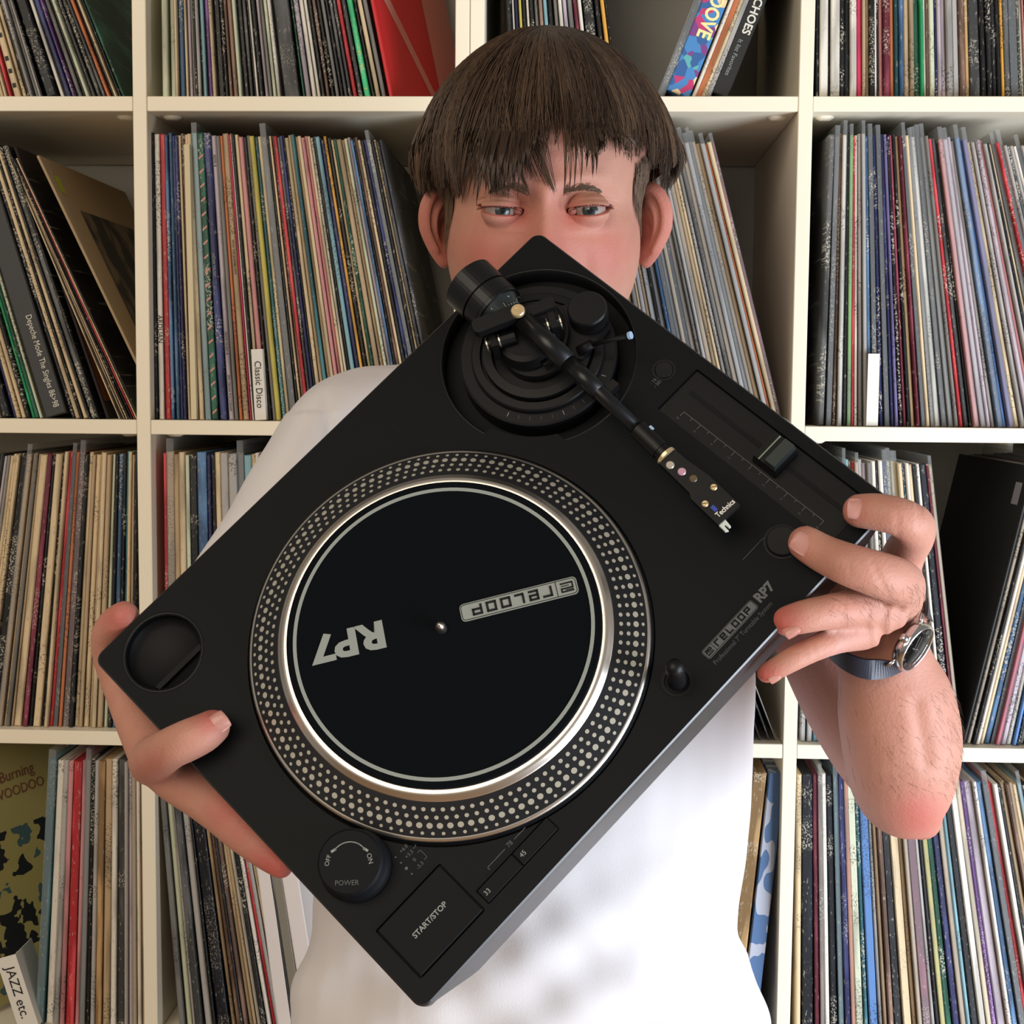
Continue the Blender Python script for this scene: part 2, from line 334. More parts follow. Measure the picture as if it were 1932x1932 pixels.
def spine_patch(o, pts, m, y=-.0003, name='spine_print'):
    bm = bmesh.new()
    for poly in pts: bm.faces.new([bm.verts.new((p[0], y, p[1])) for p in poly])
    return bm_obj(name, bm, m, o)
# red cover with a pale stripe at the end of the top row
M_red = mat('red_card', (196, 28, 34), .5); M_pinkish = mat('faded_rose', (200, 138, 128), .6)
o = piece('record_box_set', 'red record cover with a pale diagonal stripe, face turned to the room, top row', 'record', 738, 177, 0, 12, .0045, M_red, yaw=-12)
face_patch(o, .0045, [(.010, .135), (.010, .16), (.20, -.0+.02), (.20, .001)], M_pinkish)
face_patch(o, .0045, [(.19, .314), (.314, .314), (.314, .10), (.20, .05)], M_pinkish)
# cream cover with dark picture, second row left
M_cream = mat('buff_card', (166, 142, 108), .7); M_dkpic = mat('dark_picture', (52, 46, 40), .7)
nt = M_dkpic.node_tree; nn = nt.nodes.new('ShaderNodeTexNoise'); nn.inputs['Scale'].default_value = 22; cr = nt.nodes.new('ShaderNodeValToRGB'); tc = nt.nodes.new('ShaderNodeTexCoord'); nt.links.new(tc.outputs['Object'], nn.inputs['Vector'])
cr.color_ramp.elements[0].position = .45; cr.color_ramp.elements[0].color = (*s2l((40, 36, 32)), 1); cr.color_ramp.elements[1].position = .6; cr.color_ramp.elements[1].color = (*s2l((112, 96, 74)), 1)
nt.links.new(nn.outputs['Fac'], cr.inputs['Fac']); nt.links.new(cr.outputs['Color'], nt.nodes['Principled BSDF'].inputs['Base Color'])
o = piece('record_sleeve', 'buff record cover with dark picture leaning against the left post, second row', 'record', 266, 790, 1, 25.4, .003, M_cream, h=.264, y=.016)
o.location.z += .050; o.location.x += .001
face_patch(o, .003, [(.06, .02), (.06, .205), (.27, .205), (.27, .02)], M_dkpic)
face_patch(o, .003, [(.020, .222), (.020, .243), (.035, .243), (.035, .222)], mat('lime_sticker', (170, 180, 40), .6), name='sticker')
o = piece('record_sleeve', 'dark red and brown record cover leaning in the gap, left compartment second row', 'record', 203, 790, 1, 18.5, .003, mat('brown_black_card', (38, 28, 26), .8), y=.02)
face_patch(o, .003, [(.002, .15), (.002, .26), (.05, .20), (.05, .12)], mat('maroon_picture', (84, 20, 26), .6))
face_patch(o, .003, [(.004, .02), (.004, .15), (.05, .12), (.04, .02)], mat('amber_picture', (128, 70, 26), .6))
# charcoal box set with small white title
o = [v for (b_, i_), v in bigs.items() if b_ == 4 and BAYS[4][7].split()[i_] == 'D25'][0]
o.name = 'record_box_set'; o['label'] = 'charcoal box set with small white title down its spine, left compartment'; o.data.materials[0] = mat('charcoal_box', (50, 50, 52), .6)
spine_text(o, 'Depeche Mode The Singles 86>98', .062, .0098, M_white, sx=.78, xoff=.003)
# big pieces, top centre
M_art = mat('cartoonless_art', (70, 130, 190), .5)
nt = M_art.node_tree; tc = nt.nodes.new('ShaderNodeTexCoord'); vo = nt.nodes.new('ShaderNodeTexVoronoi'); vo.inputs['Scale'].default_value = 95; cr = nt.nodes.new('ShaderNodeValToRGB'); cr.color_ramp.interpolation = 'CONSTANT'
for i, (p, c) in enumerate(((0, (66, 130, 190)), (.42, (44, 92, 150)), (.6, (190, 52, 110)), (.7, (225, 200, 160)), (.8, (90, 170, 170)), (.88, (120, 60, 130)))):
    e = cr.color_ramp.elements[i] if i < 2 else cr.color_ramp.elements.new(p); e.position = p; e.color = (*s2l(c), 1)
sx_ = nt.nodes.new('ShaderNodeSeparateColor'); nt.links.new(tc.outputs['Object'], vo.inputs['Vector']); nt.links.new(vo.outputs['Color'], sx_.inputs[0]); nt.links.new(sx_.outputs[0], cr.inputs['Fac']); nt.links.new(cr.outputs['Color'], nt.nodes['Principled BSDF'].inputs['Base Color'])
A_ = -21
o = piece('record_sleeve', 'dark record sleeve in clear plastic left of the blue picture box, top row', 'record', 1240, 181, 0, A_, .006, SM['d'], edge='l')
bm = bmesh.new(); box(bm, -.004, .004, -.002, .318, 0, .322); bm_obj('plastic_cover', bm, M_plastic, o)
o = piece('record_box_set', 'blue picture-printed box set with cream letters on its spine, top row', 'record', 1256, 181, 0, A_, .026, M_art, edge='l')
spine_text(o, 'OOVE', .088, .021, mat('cream_letters', (240, 226, 160), .5), sx=.85, xoff=.002, bold=.0006)
for lab, pxx, t, c in (('white', 1305, .004, 'w'), ('orange-red', 1312, .006, 'o'), ('cream', 1323, .004, 'c'), ('grey', 1330, .006, 's')):
    piece('record_sleeve', f'{lab} record sleeve leaning between the blue and the black box sets, top row', 'record', pxx, 181, 0, A_, t, SM[c], edge='l')
M_blk = mat('black_card', (24, 25, 26), .45)
o = piece('record_box_set', 'black box set lettered ECHOES leaning right, top row beside the right post', 'record', 1342, 181, 0, A_, .018, M_blk, edge='l')
spine_text(o, 'ECHOES', .092, .0125, M_white, sx=1.0, xoff=.001, bold=.0003); spine_text(o, 'It list Favorites', .042, .0068, M_print, xoff=-.001)
# named spines in the second row
def find(b_, tok, nth=0):
    c = [(i_, v) for (bb, i_), v in bigs.items() if bb == b_ and BAYS[b_][7].split()[i_] == tok]; c.sort(key=lambda q: q[0]); return c[nth][1] if len(c) > nth else None
o = find(6, 'q8')
if o:
    for zc, s in ((.285, 'NOW 8'), (.085, 'NOW MUSIC 8'), (.03, 'EMI VIRGIN POLYGRAM')): spine_text(o, s, zc, .0038, M_ink)
o = find(6, 'n10')
if o:
    spine_text(o, 'NOW 4', .275, .0042, M_print); spine_text(o, 'NOW MUSIC', .17, .0046, M_print)
o = find(6, 't9')
if o: spine_text(o, 'NOW THE SUMMER HITS', .18, .0034, M_ink)
o = find(6, 'E11')
if o:
    w = .0025; spine_patch(o, [[(-w, z), (w, z+.004), (w, z+.0065), (-w, z+.0025)] for z in [.006+.0155*i for i in range(19)]], M_pinkish)
o = find(6, 'w8')
if o: spine_text(o, 'ARDUAN', .1, .0075, M_ink)
o = find(1, 'r4')
if o: spine_patch(o, [[(-.001, z), (.001, z), (.001, z+.0022), (-.001, z+.0022)] for z in [.004+.0046*i for i in range(64)]], M_white)
o = find(1, 'e6')
if o: spine_patch(o, [[(-.0015, z), (.0015, z), (.0015, z+.0012), (-.0015, z+.0012)] for z in (.01, .035, .05, .13, .2)], mat('yellow_bars', (214, 200, 90), .5))
o = find(0, 'c6')
if o: spine_patch(o, [[(-.002, z), (.002, z), (.002, z+.005), (-.002, z+.005)] for z in (.012, .028, .042, .068, .09, .112, .126, .14)], M_ink)
def divider(px, py, row, a, w, h, s, size, lab, _=0, y=.008, sx=1.0):
    x = shelf_x(px, py, y); o = empty('divider_card', Matrix.Translation((x, y, rows[row+1]+.001)) @ Matrix.Rotation(math.radians(-a), 4, 'Y'), lab, 'divider')
    bm = bmesh.new(); box(bm, -w/2, w/2, -.0005, .0005, 0, h); box(bm, w/2-.001, w/2, .0005, .05, 0, h); bm_obj('card', bm, M_paper, o)
    if s:
        me = text_mesh(s, size, .0001, 'CENTER', sx); mesh_obj('lettering', me, M_ink, o, mw=Matrix(((0, 1, 0, 0), (0, 0, -1, -.0009), (-1, 0, 0, h*.5), (0, 0, 0, 1))))
    return o
divider(492, 797, 1, 3, .0125, .078, 'Classic Disco', .0105, 'white divider card handwritten Classic Disco among the second row records', .0105, sx=.92)
divider(1645, 808, 1, 0, .0125, .078, '', .009, 'blank grey-white divider card in front of the navy sleeve, second row right', .009)
divider(55, 1925, 3, 17, .024, .088, 'JAZZ etc.', .016, 'white divider card lettered JAZZ etc. in the bottom left corner', .016, y=.004)
divider(366, 790, 1, 1, .006, .30, '', .01, 'tall cream strip of card between blue and tan sleeves, second row', .01, y=.009).children[0].data.materials[0] = mat('cream_card', (214, 200, 166), .7)
# magazine at bottom left
M_mag = mat('magazine_print', (150, 138, 80), .6)
nt = M_mag.node_tree; tc = nt.nodes.new('ShaderNodeTexCoord'); nn = nt.nodes.new('ShaderNodeTexNoise'); nn.inputs['Scale'].default_value = 26; nn.inputs['Detail'].default_value = 3; cr = nt.nodes.new('ShaderNodeValToRGB'); cr.color_ramp.interpolation = 'CONSTANT'
cr.color_ramp.elements[0].color = (*s2l((20, 22, 26)), 1); cr.color_ramp.elements[1].position = .46; cr.color_ramp.elements[1].color = (*s2l((150, 140, 84)), 1); e = cr.color_ramp.elements.new(.6); e.color = (*s2l((60, 84, 88)), 1); e = cr.color_ramp.elements.new(.68); e.color = (*s2l((168, 156, 96)), 1)
nt.links.new(tc.outputs['Object'], nn.inputs['Vector']); nt.links.new(nn.outputs['Fac'], cr.inputs['Fac']); nt.links.new(cr.outputs['Color'], nt.nodes['Principled BSDF'].inputs['Base Color'])
M_magp = mat('magazine_paper', (150, 140, 88), .6)
for k, (pxx, a, lab) in enumerate(((-25, 14, 'olive record cover with dark blotches at the left edge, bottom row'), (10, 12, 'olive record cover with rust-coloured title lying behind the JAZZ etc. card'))):
    x = shelf_x(pxx, 1912, .03); o = empty('record_sleeve', Matrix.Translation((x, .03+.03*k, rows[4]+.006)) @ Matrix.Rotation(math.radians(-a), 4, 'Y') @ Matrix.Rotation(math.radians(-38), 4, 'Z'), lab, 'record')
    bm = bmesh.new(); box(bm, -.0015, .0015, 0, .10+.04*k, 0, .305); bm_obj('cover', bm, M_magp, o)
    face_patch(o, .003, [(.004, .01), (.004, .2), (.096+.04*k, .2), (.096+.04*k, .01)], M_mag)
    if k:
        me = text_mesh('Burning', .019, .0001, 'CENTER', .8); mesh_obj('lettering', me, mat('rust_ink', (112, 66, 50), .6), o, mw=Matrix(((0, 0, 1, .0022), (1, 0, 0, .066), (0, 1, 0, .262), (0, 0, 0, 1))))
        me = text_mesh('VOODOO', .017, .0001, 'CENTER', .8); mesh_obj('lettering', me, bpy.data.materials['rust_ink'], o, mw=Matrix(((0, 0, 1, .0022), (1, 0, 0, .068), (0, 1, 0, .242), (0, 0, 0, 1))))
M_wbox = mat('white_box', (224, 216, 214), .5); M_gbox = mat('grey_box', (128, 122, 110), .6)
piece('record_box_set', 'wide white box set, the left of two, bottom compartment near the shirt', 'record', 524, 1916, 3, 7, .0165, M_wbox, edge='l')
piece('record_sleeve', 'narrow dark sleeve between the white and grey box sets, bottom compartment', 'record', 552, 1916, 3, 8, .0022, M_blk, edge='l')
piece('record_box_set', 'grey box set between two white ones, bottom compartment near the shirt', 'record', 557, 1916, 3, 8.2, .011, M_gbox, edge='l')
piece('record_box_set', 'wide white box set, the right of two, bottom compartment near the shirt', 'record', 577, 1916, 3, 8.6, .019, M_wbox, edge='l')
# black cover with grey sticker, right third row
o = piece('record_sleeve', 'black record cover with grey sticker, broad face towards the hand, third row right', 'record', 1819, 1391, 2, -12, .003, M_blk, y=.015)
face_patch(o, .003, [(.02, .27), (.02, .295), (.045, .295), (.045, .27)], mat('grey_sticker', (128, 128, 134), .5), side=-1, name='sticker')
# patterned boxes, bottom row right of the shirt
M_pat = mat('blue_white_pattern', (90, 120, 160), .5)
nt = M_pat.node_tree; tc = nt.nodes.new('ShaderNodeTexCoord'); mp = nt.nodes.new('ShaderNodeMapping'); mp.inputs['Scale'].default_value = (1, 1, .5); nn = nt.nodes.new('ShaderNodeTexNoise'); nn.inputs['Scale'].default_value = 42; nn.inputs['Detail'].default_value = 1; cr = nt.nodes.new('ShaderNodeValToRGB'); cr.color_ramp.interpolation = 'CONSTANT'
cr.color_ramp.elements[0].color = (*s2l((84, 116, 160)), 1); cr.color_ramp.elements[1].position = .52; cr.color_ramp.elements[1].color = (*s2l((186, 190, 204)), 1)
nt.links.new(tc.outputs['Object'], mp.inputs['Vector']); nt.links.new(mp.outputs[0], nn.inputs['Vector']); nt.links.new(nn.outputs['Fac'], cr.inputs['Fac']); nt.links.new(cr.outputs['Color'], nt.nodes['Principled BSDF'].inputs['Base Color'])
piece('record_box_set', 'cream and grey printed box set beside the shirt, bottom row', 'record', 1365, 1910, 3, -5, .015, SM['j'], edge='l')
piece('record_box_set', 'blue and white patterned box set between shirt and right post, bottom row', 'record', 1395, 1910, 3, -5, .018, M_pat, edge='l')

# ------------------------------------------------------------------ turntable (held up, so its frame is tilted)
TR = Matrix(((0.69394387, -0.70456965, -0.14840322), (0.69816261, 0.60801455, 0.37800434), (-0.17609907, -0.36592337, 0.91383215))).to_4x4()
TM = CM @ (Matrix.Translation((-0.0563609, -0.31311289, -0.93013351)) @ TR)
TL, TW = .458, .3433
tt = empty('turntable', TM, 'black direct-drive record player held up diagonally in front of the man', 'turntable')
def rrect(x0, x1, y0, y1, r, n=6):
    out = []
    for cx, cy, a0 in ((x1-r, y0+r, -90), (x1-r, y1-r, 0), (x0+r, y1-r, 90), (x0+r, y0+r, 180)):
        for i in range(n+1):
            a = math.radians(a0+90*i/n); out.append((cx+r*math.cos(a), cy+r*math.sin(a)))
    return out
def loft(bm, rings, capb=True, capt=True):
    R_ = [[bm.verts.new(p) for p in r] for r in rings]; n = len(R_[0])
    for A, B in zip(R_[:-1], R_[1:]):
        for i in range(n): bm.faces.new((A[i], A[(i+1) % n], B[(i+1) % n], B[i]))
    if capb: bm.faces.new(R_[0][::-1])
    if capt: bm.faces.new(R_[-1])
def prism(pts, z0, z1):
    bm = bmesh.new(); loft(bm, [[(x, y, z0) for x, y in pts], [(x, y, z1) for x, y in pts]]); bmesh.ops.recalc_face_normals(bm, faces=bm.faces[:]); return bm
def circ(cx, cy, r, n=64): return [(cx+r*math.cos(2*math.pi*i/n), cy+r*math.sin(2*math.pi*i/n)) for i in range(n)]
PC = (.1825, .1625)                                   # platter centre
AC = (.381, .268)                                     # tonearm base centre
bm = bmesh.new()
loft(bm, [[(x, y, z) for x, y in rrect(i_, TL-i_, i2, TW-i_, r_)] for z, i_, i2, r_ in ((-.064, .030, .006, .02), (-.060, .018, .003, .022), (-.012, .0012, .0008, .009), (-.010, .0002, .0002, .008), (-.0012, .0, .0, .008), (0, .0012, .0012, .007))])
plinth = bm_obj('plinth', bm, M_black, tt)
cuts = [prism(circ(.0385, .308, .0275), -.013, .01), prism(rrect(.4055, .4475, .0135, .1715, .001, 1), -.0035, .01), prism(circ(*PC, .1425, 128), -.006, .01),
        prism(rrect(.013, .072, .0145, .0575, .001, 1), -.003, .01), prism(rrect(.0755, .1415, .0155, .0275, .0006, 1), -.003, .01)]
aw = []
for i in range(128):                                   # arm well with a narrower lip between two notches
    a = 2*math.pi*i/128; dg = math.degrees(a) % 360; r_ = .072 if not (193 < dg < 238) else .0665
    aw.append((AC[0]+r_*math.cos(a), AC[1]+r_*math.sin(a)))
cuts.append(prism(aw, -.016, .01))
for bmc in cuts:
    co = bm_obj('cut', bmc); co.parent = tt
    m = plinth.modifiers.new('b', 'BOOLEAN'); m.operation = 'DIFFERENCE'; m.object = co; m.solver = 'EXACT'
    bpy.context.view_layer.update(); me = evaluated(plinth); plinth.modifiers.clear(); plinth.data = me; bpy.data.objects.remove(co)
plinth.data.materials.append(mat('black_lacquer_lit_side', (30, 30, 34), .38, 0, .8))  # lighter, glossier copy of the lacquer; window sheen put into the side colour
for v in plinth.data.polygons:
    v.use_smooth = False
    if abs(v.normal.z) < .97 and (v.center.y < .006 or v.center.x > TL-.004 or v.center.y > TW-.004 or v.center.x < .004 or v.center.z < -.02): v.material_index = 1
def tp(name, m, fn=None, bm=None, parent=None, smooth=False):
    bm = bm or bmesh.new()
    if fn: fn(bm)
    return bm_obj(name, bm, m, parent or tt, smooth)
for x, y in ((.058, .052), (.40, .052), (.40, .29), (.058, .29)):
    tp('foot', M_black2, lambda b: lathe(b, [(0, -.088), (.026, -.088), (.031, -.084), (.031, -.070), (.024, -.064), (.02, -.058), (0, -.058)], 40, Matrix.Translation((x, y, 0))), smooth=True)
# rims and wells
tp('adapter_well_rim', M_black2, lambda b: lathe(b, [(.0272, -.012), (.0278, .0004), (.0295, .0006), (.0298, .0002)], 64, Matrix.Translation((.0385, .308, 0))), smooth=True)
w = tp('adapter_well_floor', M_black3, lambda b: lathe(b, [(0, -.0115), (.022, -.0112), (.027, -.007), (.0275, -.006)], 48, Matrix.Translation((.0385, .308, 0))), smooth=True)
tp('adapter_slot', M_black3, bm=prism([(.0185, .2925), (.0600, .2925), (.0600, .2965), (.0175, .2965)], -.0113, -.0075))
tp('arm_well_rim', M_black2, lambda b: lathe(b, [(.0716, -.015), (.0720, .0003), (.0735, .0004), (.0738, .0)], 96, Matrix.Translation((*AC, 0)), math.radians(-120), math.radians(192), False), smooth=True)
# platter
Mp = Matrix.Translation((*PC, 0))
platter = tp('platter', M_black3, lambda b: lathe(b, [(.1405, -.006), (.1415, .0005), (.1400, .0035), (.1400, .004)], 160, Mp), smooth=True)
tp('platter_outer_ring', M_silver, lambda b: lathe(b, [(.1400, .0040), (.1398, .0052), (.1382, .0062), (.1376, .0064)], 160, Mp), parent=platter, smooth=True)
M_band = mat('strobe_band', (16, 16, 20), .35)
tp('strobe_band', M_band, lambda b: lathe(b, [(.1376, .0064), (.1160, .0162)], 160, Mp), parent=platter, smooth=True)
tp('platter_inner_ring', M_silver, lambda b: lathe(b, [(.1160, .0162), (.1152, .0172), (.1128, .0184), (.1124, .0190), (.1098, .0193), (.1080, .0190)], 160, Mp), parent=platter, smooth=True)
def dots(b):
    sl = math.atan2(.0162-.0064, .1160-.1376)
    for r, n, dr, ph in ((.1349, 120, .00115, .0), (.1303, 119, .0020, .004), (.1254, 118, .00140, .008), (.1206, 117, .00140, .012)):
        z = .0064+(.1376-r)/(.0216)*.0098+.0002
        for i in range(n):
            a = 2*math.pi*i/n+ph; R_ = Matrix.Rotation(a, 4, 'Z') @ Matrix.Translation((r, 0, z)) @ Matrix.Rotation(math.atan2(.0098, .0216), 4, 'Y')
            vs = [b.verts.new(Mp @ R_ @ Vector((dr*math.cos(q*math.pi/5), dr*1.08*math.sin(q*math.pi/5), 0))) for q in range(10)]; b.faces.new(vs)
o = tp('strobe_dots', M_dot, dots, parent=platter); o['kind'] = 'stuff'
slip = empty('slipmat'); slip.parent = tt
# slipmat is a thing resting on the platter in the same tilted frame
slip.parent = None; slip.matrix_world = TM @ Matrix.Translation((*PC, .0190)); tag(slip, 'round black felt slipmat with grey ring and lettering, lying on the platter', 'slipmat')
tp('felt', M_mat, lambda b: lathe(b, [(.1085, .0), (.1085, .0015), (.1078, .002), (0, .002)], 128), parent=slip)
tp('printed_ring', M_print, lambda b: lathe(b, [(.1037, .00205), (.1037, .0023), (.1012, .0023), (.1012, .00205)], 128), parent=slip)
# logo: stroked block letters
def stroke(b, pts, w, z0, z1, T):
    for (x0, y0), (x1, y1) in zip(pts[:-1], pts[1:]):
        d = Vector((x1-x0, y1-y0)); 
        if d.length < 1e-9: continue
        d.normalize(); n = Vector((-d.y, d.x))*w/2; e = d*w/2
        q = [(x0-e.x+n.x, y0-e.y+n.y), (x0-e.x-n.x, y0-e.y-n.y), (x1+e.x-n.x, y1+e.y-n.y), (x1+e.x+n.x, y1+e.y+n.y)]
        vs = [b.verts.new(T @ Vector((x, y, z))) for z in (z0, z1) for x, y in q]
        for f in ((0,1,2,3), (4,5,6,7), (0,1,5,4), (1,2,6,5), (2,3,7,6), (3,0,4,7)): b.faces.new([vs[i] for i in f])
GL = {'r': [[(0, 0), (0, 1), (.8, 1)]], 'e': [[(.8, 0), (0, 0), (0, 1), (.8, 1), (.8, .5), (0, .5)]], 'L': [[(0, 1), (0, 0), (.75, 0)]], 'O': [[(0, 0), (0, 1), (.85, 1), (.85, 0), (0, 0)]],
      'P': [[(0, 0), (0, 1), (.85, 1), (.85, .42), (0, .42)]]}
def logo(parent, T, S, mg, md, z=0):
    """badge with stroked word; origin at its left end, S = height"""
    Lg = 6.35*S
    b = bmesh.new(); loft(b, [[(x, y, z) for x, y in rrect(0, Lg, 0, S, S*.24)], [(x, y, z+.0003) for x, y in rrect(0, Lg, 0, S, S*.24)]]); bmesh.ops.transform(b, matrix=T, verts=b.verts[:])
    bd = bm_obj('logo_badge', b, mg, parent)
    b = bmesh.new(); i_ = S*.07; prev = rrect(i_, Lg-i_, i_, S-i_, S*.18); prev.append(prev[0])
    for p, q in zip(prev[:-1], prev[1:]): stroke(b, [p, q], S*.035, z+.0003, z+.0005, T)
    stroke(b, [(1.12*S, i_), (1.12*S, S-i_)], S*.04, z+.0003, z+.0005, T)
    w = S*.125; X = .26*S; Y = .27*S; H = .46*S
    stroke(b, [(X, Y+H), (X+.6*S, Y+H), (X+.6*S, Y+H*.62), (X, Y+H*.62), (X, Y), (X+.6*S, Y)], S*.085, z+.0003, z+.0006, T)
    stroke(b, [(X, Y+H*.82), (X+.38*S, Y+H*.82)], S*.04, z+.0003, z+.0006, T); stroke(b, [(X+.2*S, Y+H*.3), (X+.6*S, Y+H*.3)], S*.04, z+.0003, z+.0006, T)
    x = 1.42*S
    for ch in 'reLOOP':
        for pl in GL[ch]: stroke(b, [(x+u*H*1.12, Y+v*H) for u, v in pl], w, z+.0003, z+.0006, T)
        x += H*1.12*.85+S*.34 if ch in 'eOP' else H*1.12*.78+S*.33
    bm_obj('logo_letters', b, md, bd); return bd
M_mdark = mat('ink_dark', (14, 17, 20), .9)
Tm_inv = None
def on_mat(x, y): return (x-PC[0], y-PC[1])
# lettering runs upside down across the mat, from right to left in the picture
p0, p1 = Vector(on_mat(.2665, .1155)), Vector(on_mat(.1985, .1605)); dvec = (p1-p0); ang = math.atan2(dvec.y, dvec.x); Sg = dvec.length/6.35
perp = Vector((-math.sin(ang), math.cos(ang)))
og = p0 - perp*Sg*.5
logo(slip, Matrix.Translation((og.x, og.y, .0021)) @ Matrix.Rotation(ang, 4, 'Z'), Sg, M_print, M_mdark)
me = text_mesh('RP7', .0265, .00012, 'CENTER', 1.22, 0, .0010)
c0 = Vector(on_mat(.1335, .2045))
mesh_obj('lettering', me, M_print, slip, mw=Matrix.Translation((c0.x, c0.y, .0022)) @ Matrix.Rotation(ang, 4, 'Z'))
tp('spindle', M_silver, lambda b: lathe(b, [(.0036, .018), (.0036, .026), (.0030, .0285), (.0008, .0315), (0, .0318)], 24, Mp), smooth=True)
# print on the deck
logo(tt, Matrix.Translation((.2905, .0195, .00005)), .0078, M_printd, M_black, 0)
mesh_obj('lettering', text_mesh('RP7', .0095, .0001, 'LEFT', 1.0, .0, .0004), M_printd, tt, mw=Matrix.Translation((.3425, .0236, .0002)))
mesh_obj('lettering', text_mesh('Professional 7" Turntable System', .0046, .0001, 'LEFT', .93), mat('faint_print', (62, 64, 64), .7), tt, mw=Matrix.Translation((.2905, .0153, .0002)))
M_faint = bpy.data.materials['faint_print']
# pitch fader
b = bmesh.new(); box(b, .4062, .4468, .0142, .1708, -.0034, -.0024); tp('pitch_plate', M_black2, bm=b)
b = bmesh.new(); box(b, .4295, .4330, .021, .163, -.0024, -.0021); tp('fader_slot', M_black3, bm=b)
fk = bmesh.new(); loft(fk, [[(x, y, z) for x, y in rrect(.4185+i_, .4435-i_, .0735+i_, .0945-i_, .0012)] for z, i_ in ((-.001, 0), (.006, .0006), (.0075, .001))])
fader = tp('fader_cap', M_black2, bm=fk)
fk = bmesh.new(); loft(fk, [[(x, y, z) for x, y in rrect(.4195+i_, .4425-i_, .0745+j_, .0845-j2, .0008)] for z, i_, j_, j2 in ((.0074, 0, 0, 0), (.0125, .0008, .001, .0005))]); tp('fader_grip', mat('grip', (34, 40, 39), .5), bm=fk, parent=fader)
fk = bmesh.new(); box(fk, .4195, .4425, .0885, .0895, .0075, .0079); tp('fader_line', mat('pale_line', (128, 146, 128), .6), bm=fk, parent=fader)
def ticks(b):
    box(b, .4163, .4167, .028, .156, -.0024, -.0022)
    for i in range(17):
        y = .028+.128*i/16; l = .0042 if i % 2 == 0 else .0022; box(b, .4165-l, .4165, y-.0002, y+.0002, -.0024, -.0022)
tp('pitch_scale', M_printd, ticks)
for i, s in enumerate('8642 2468'):
    if s != ' ': mesh_obj('lettering', text_mesh(s, .0032, .00005), M_faint, tt, mw=Matrix.Translation((.4100, .156-.016*i, -.0022)))
def button(name, x, y, r, h, lab=None):
    o = tp(name, M_black2, lambda b: lathe(b, [(r+.0022, 0), (r+.0022, .0006), (r+.0004, .0006), (r+.0002, -.001), (r, h), (r-.0006, h+.0004), (0, h+.0003)], 40, Matrix.Translation((x, y, 0))), smooth=False); return o
button('range_button', .4312, .1885, .0066, .0012); button('quartz_button', .3855, .0385, .0105, .0035)
mesh_obj('lettering', text_mesh('· 16%\n- 50%', .0038, .00005, 'LEFT'), M_printd, tt, mw=Matrix.Translation((.4165, .1865, .0002)))
b = bmesh.new(); box(b, .3585, .3855, .0497, .0501, 0, .0002); bmesh.ops.transform(b, matrix=Matrix.Translation((0, 0, 0)), verts=b.verts[:]); tp('arm_guide_line', M_faint, bm=b)
# target light
tl = tp('target_light_socket', M_black3, lambda b: lathe(b, [(.0108, .0), (.0108, .0008), (.0085, .0008), (.0080, .0)], 36, Matrix.Translation((.265, .0255, 0))))
def lamp(b):
    lathe(b, [(0, -.002), (.0064, -.002), (.0060, .032), (.0052, .036), (.0025, .0380), (0, .0384)], 32, Matrix.Translation((.265, .0255, 0)))
tp('target_light', M_black2, lamp, smooth=True)
b = bmesh.new(); loft(b, [[(.2666+dx, .0200+dy, z), (.2696+dx, .0226+dy, z), (.2690+dx, .0232+dy, z), (.2661+dx, .0207+dy, z)] for z, dx, dy in ((.003, 0, -.0006), (.034, -.0002, -.0002))]); tp('lamp_lens', mat('lens', (112, 128, 134), .15, 0, .8), bm=b)
M_btn = mat('button_dark', (14, 15, 18), .6, 0, .12)
# power knob
kx, ky = .0325, .0965
kn = tp('power_knob', M_btn, lambda b: lathe(b, [(.0235, .0), (.0238, .005), (.0222, .008), (.0218, .0085), (.0217, .0165), (.0208, .0185), (.0198, .0190), (0, .0190)], 72, Matrix.Translation((kx, ky, 0))), smooth=False)
for p in kn.data.polygons: p.use_smooth = abs(p.normal.z) < .9
A0 = -.79                                            # the knob's print is level for the viewer
K = lambda dx, dy, r=0: Matrix.Translation((kx, ky, .0191)) @ Matrix.Rotation(A0, 4, 'Z') @ Matrix.Translation((dx, dy, 0)) @ Matrix.Rotation(r, 4, 'Z')
mesh_obj('lettering', text_mesh('POWER', .0046, .00005), M_printd, kn, mw=K(-.001, -.0135)); mesh_obj('lettering', text_mesh('OFF', .0042, .00005), M_print, kn, mw=K(-.0140, .0010, 1.35)); mesh_obj('lettering', text_mesh('ON', .0044, .00005), M_print, kn, mw=K(.0135, .0015, -1.3))
b = bmesh.new()
pts = [(.0125*math.cos(math.radians(a)), .0125*math.sin(math.radians(a))) for a in range(35, 146, 6)]
stroke(b, pts, .0007, 0, .0002, K(0, 0)); stroke(b, [(-.0115, .0068), (-.0098, .0078)], .0016, 0, .0002, K(0, 0)); stroke(b, [(.0115, .0068), (.0098, .0078)], .0016, 0, .0002, K(0, 0))
bm_obj('dial_arc', b, M_print, kn)
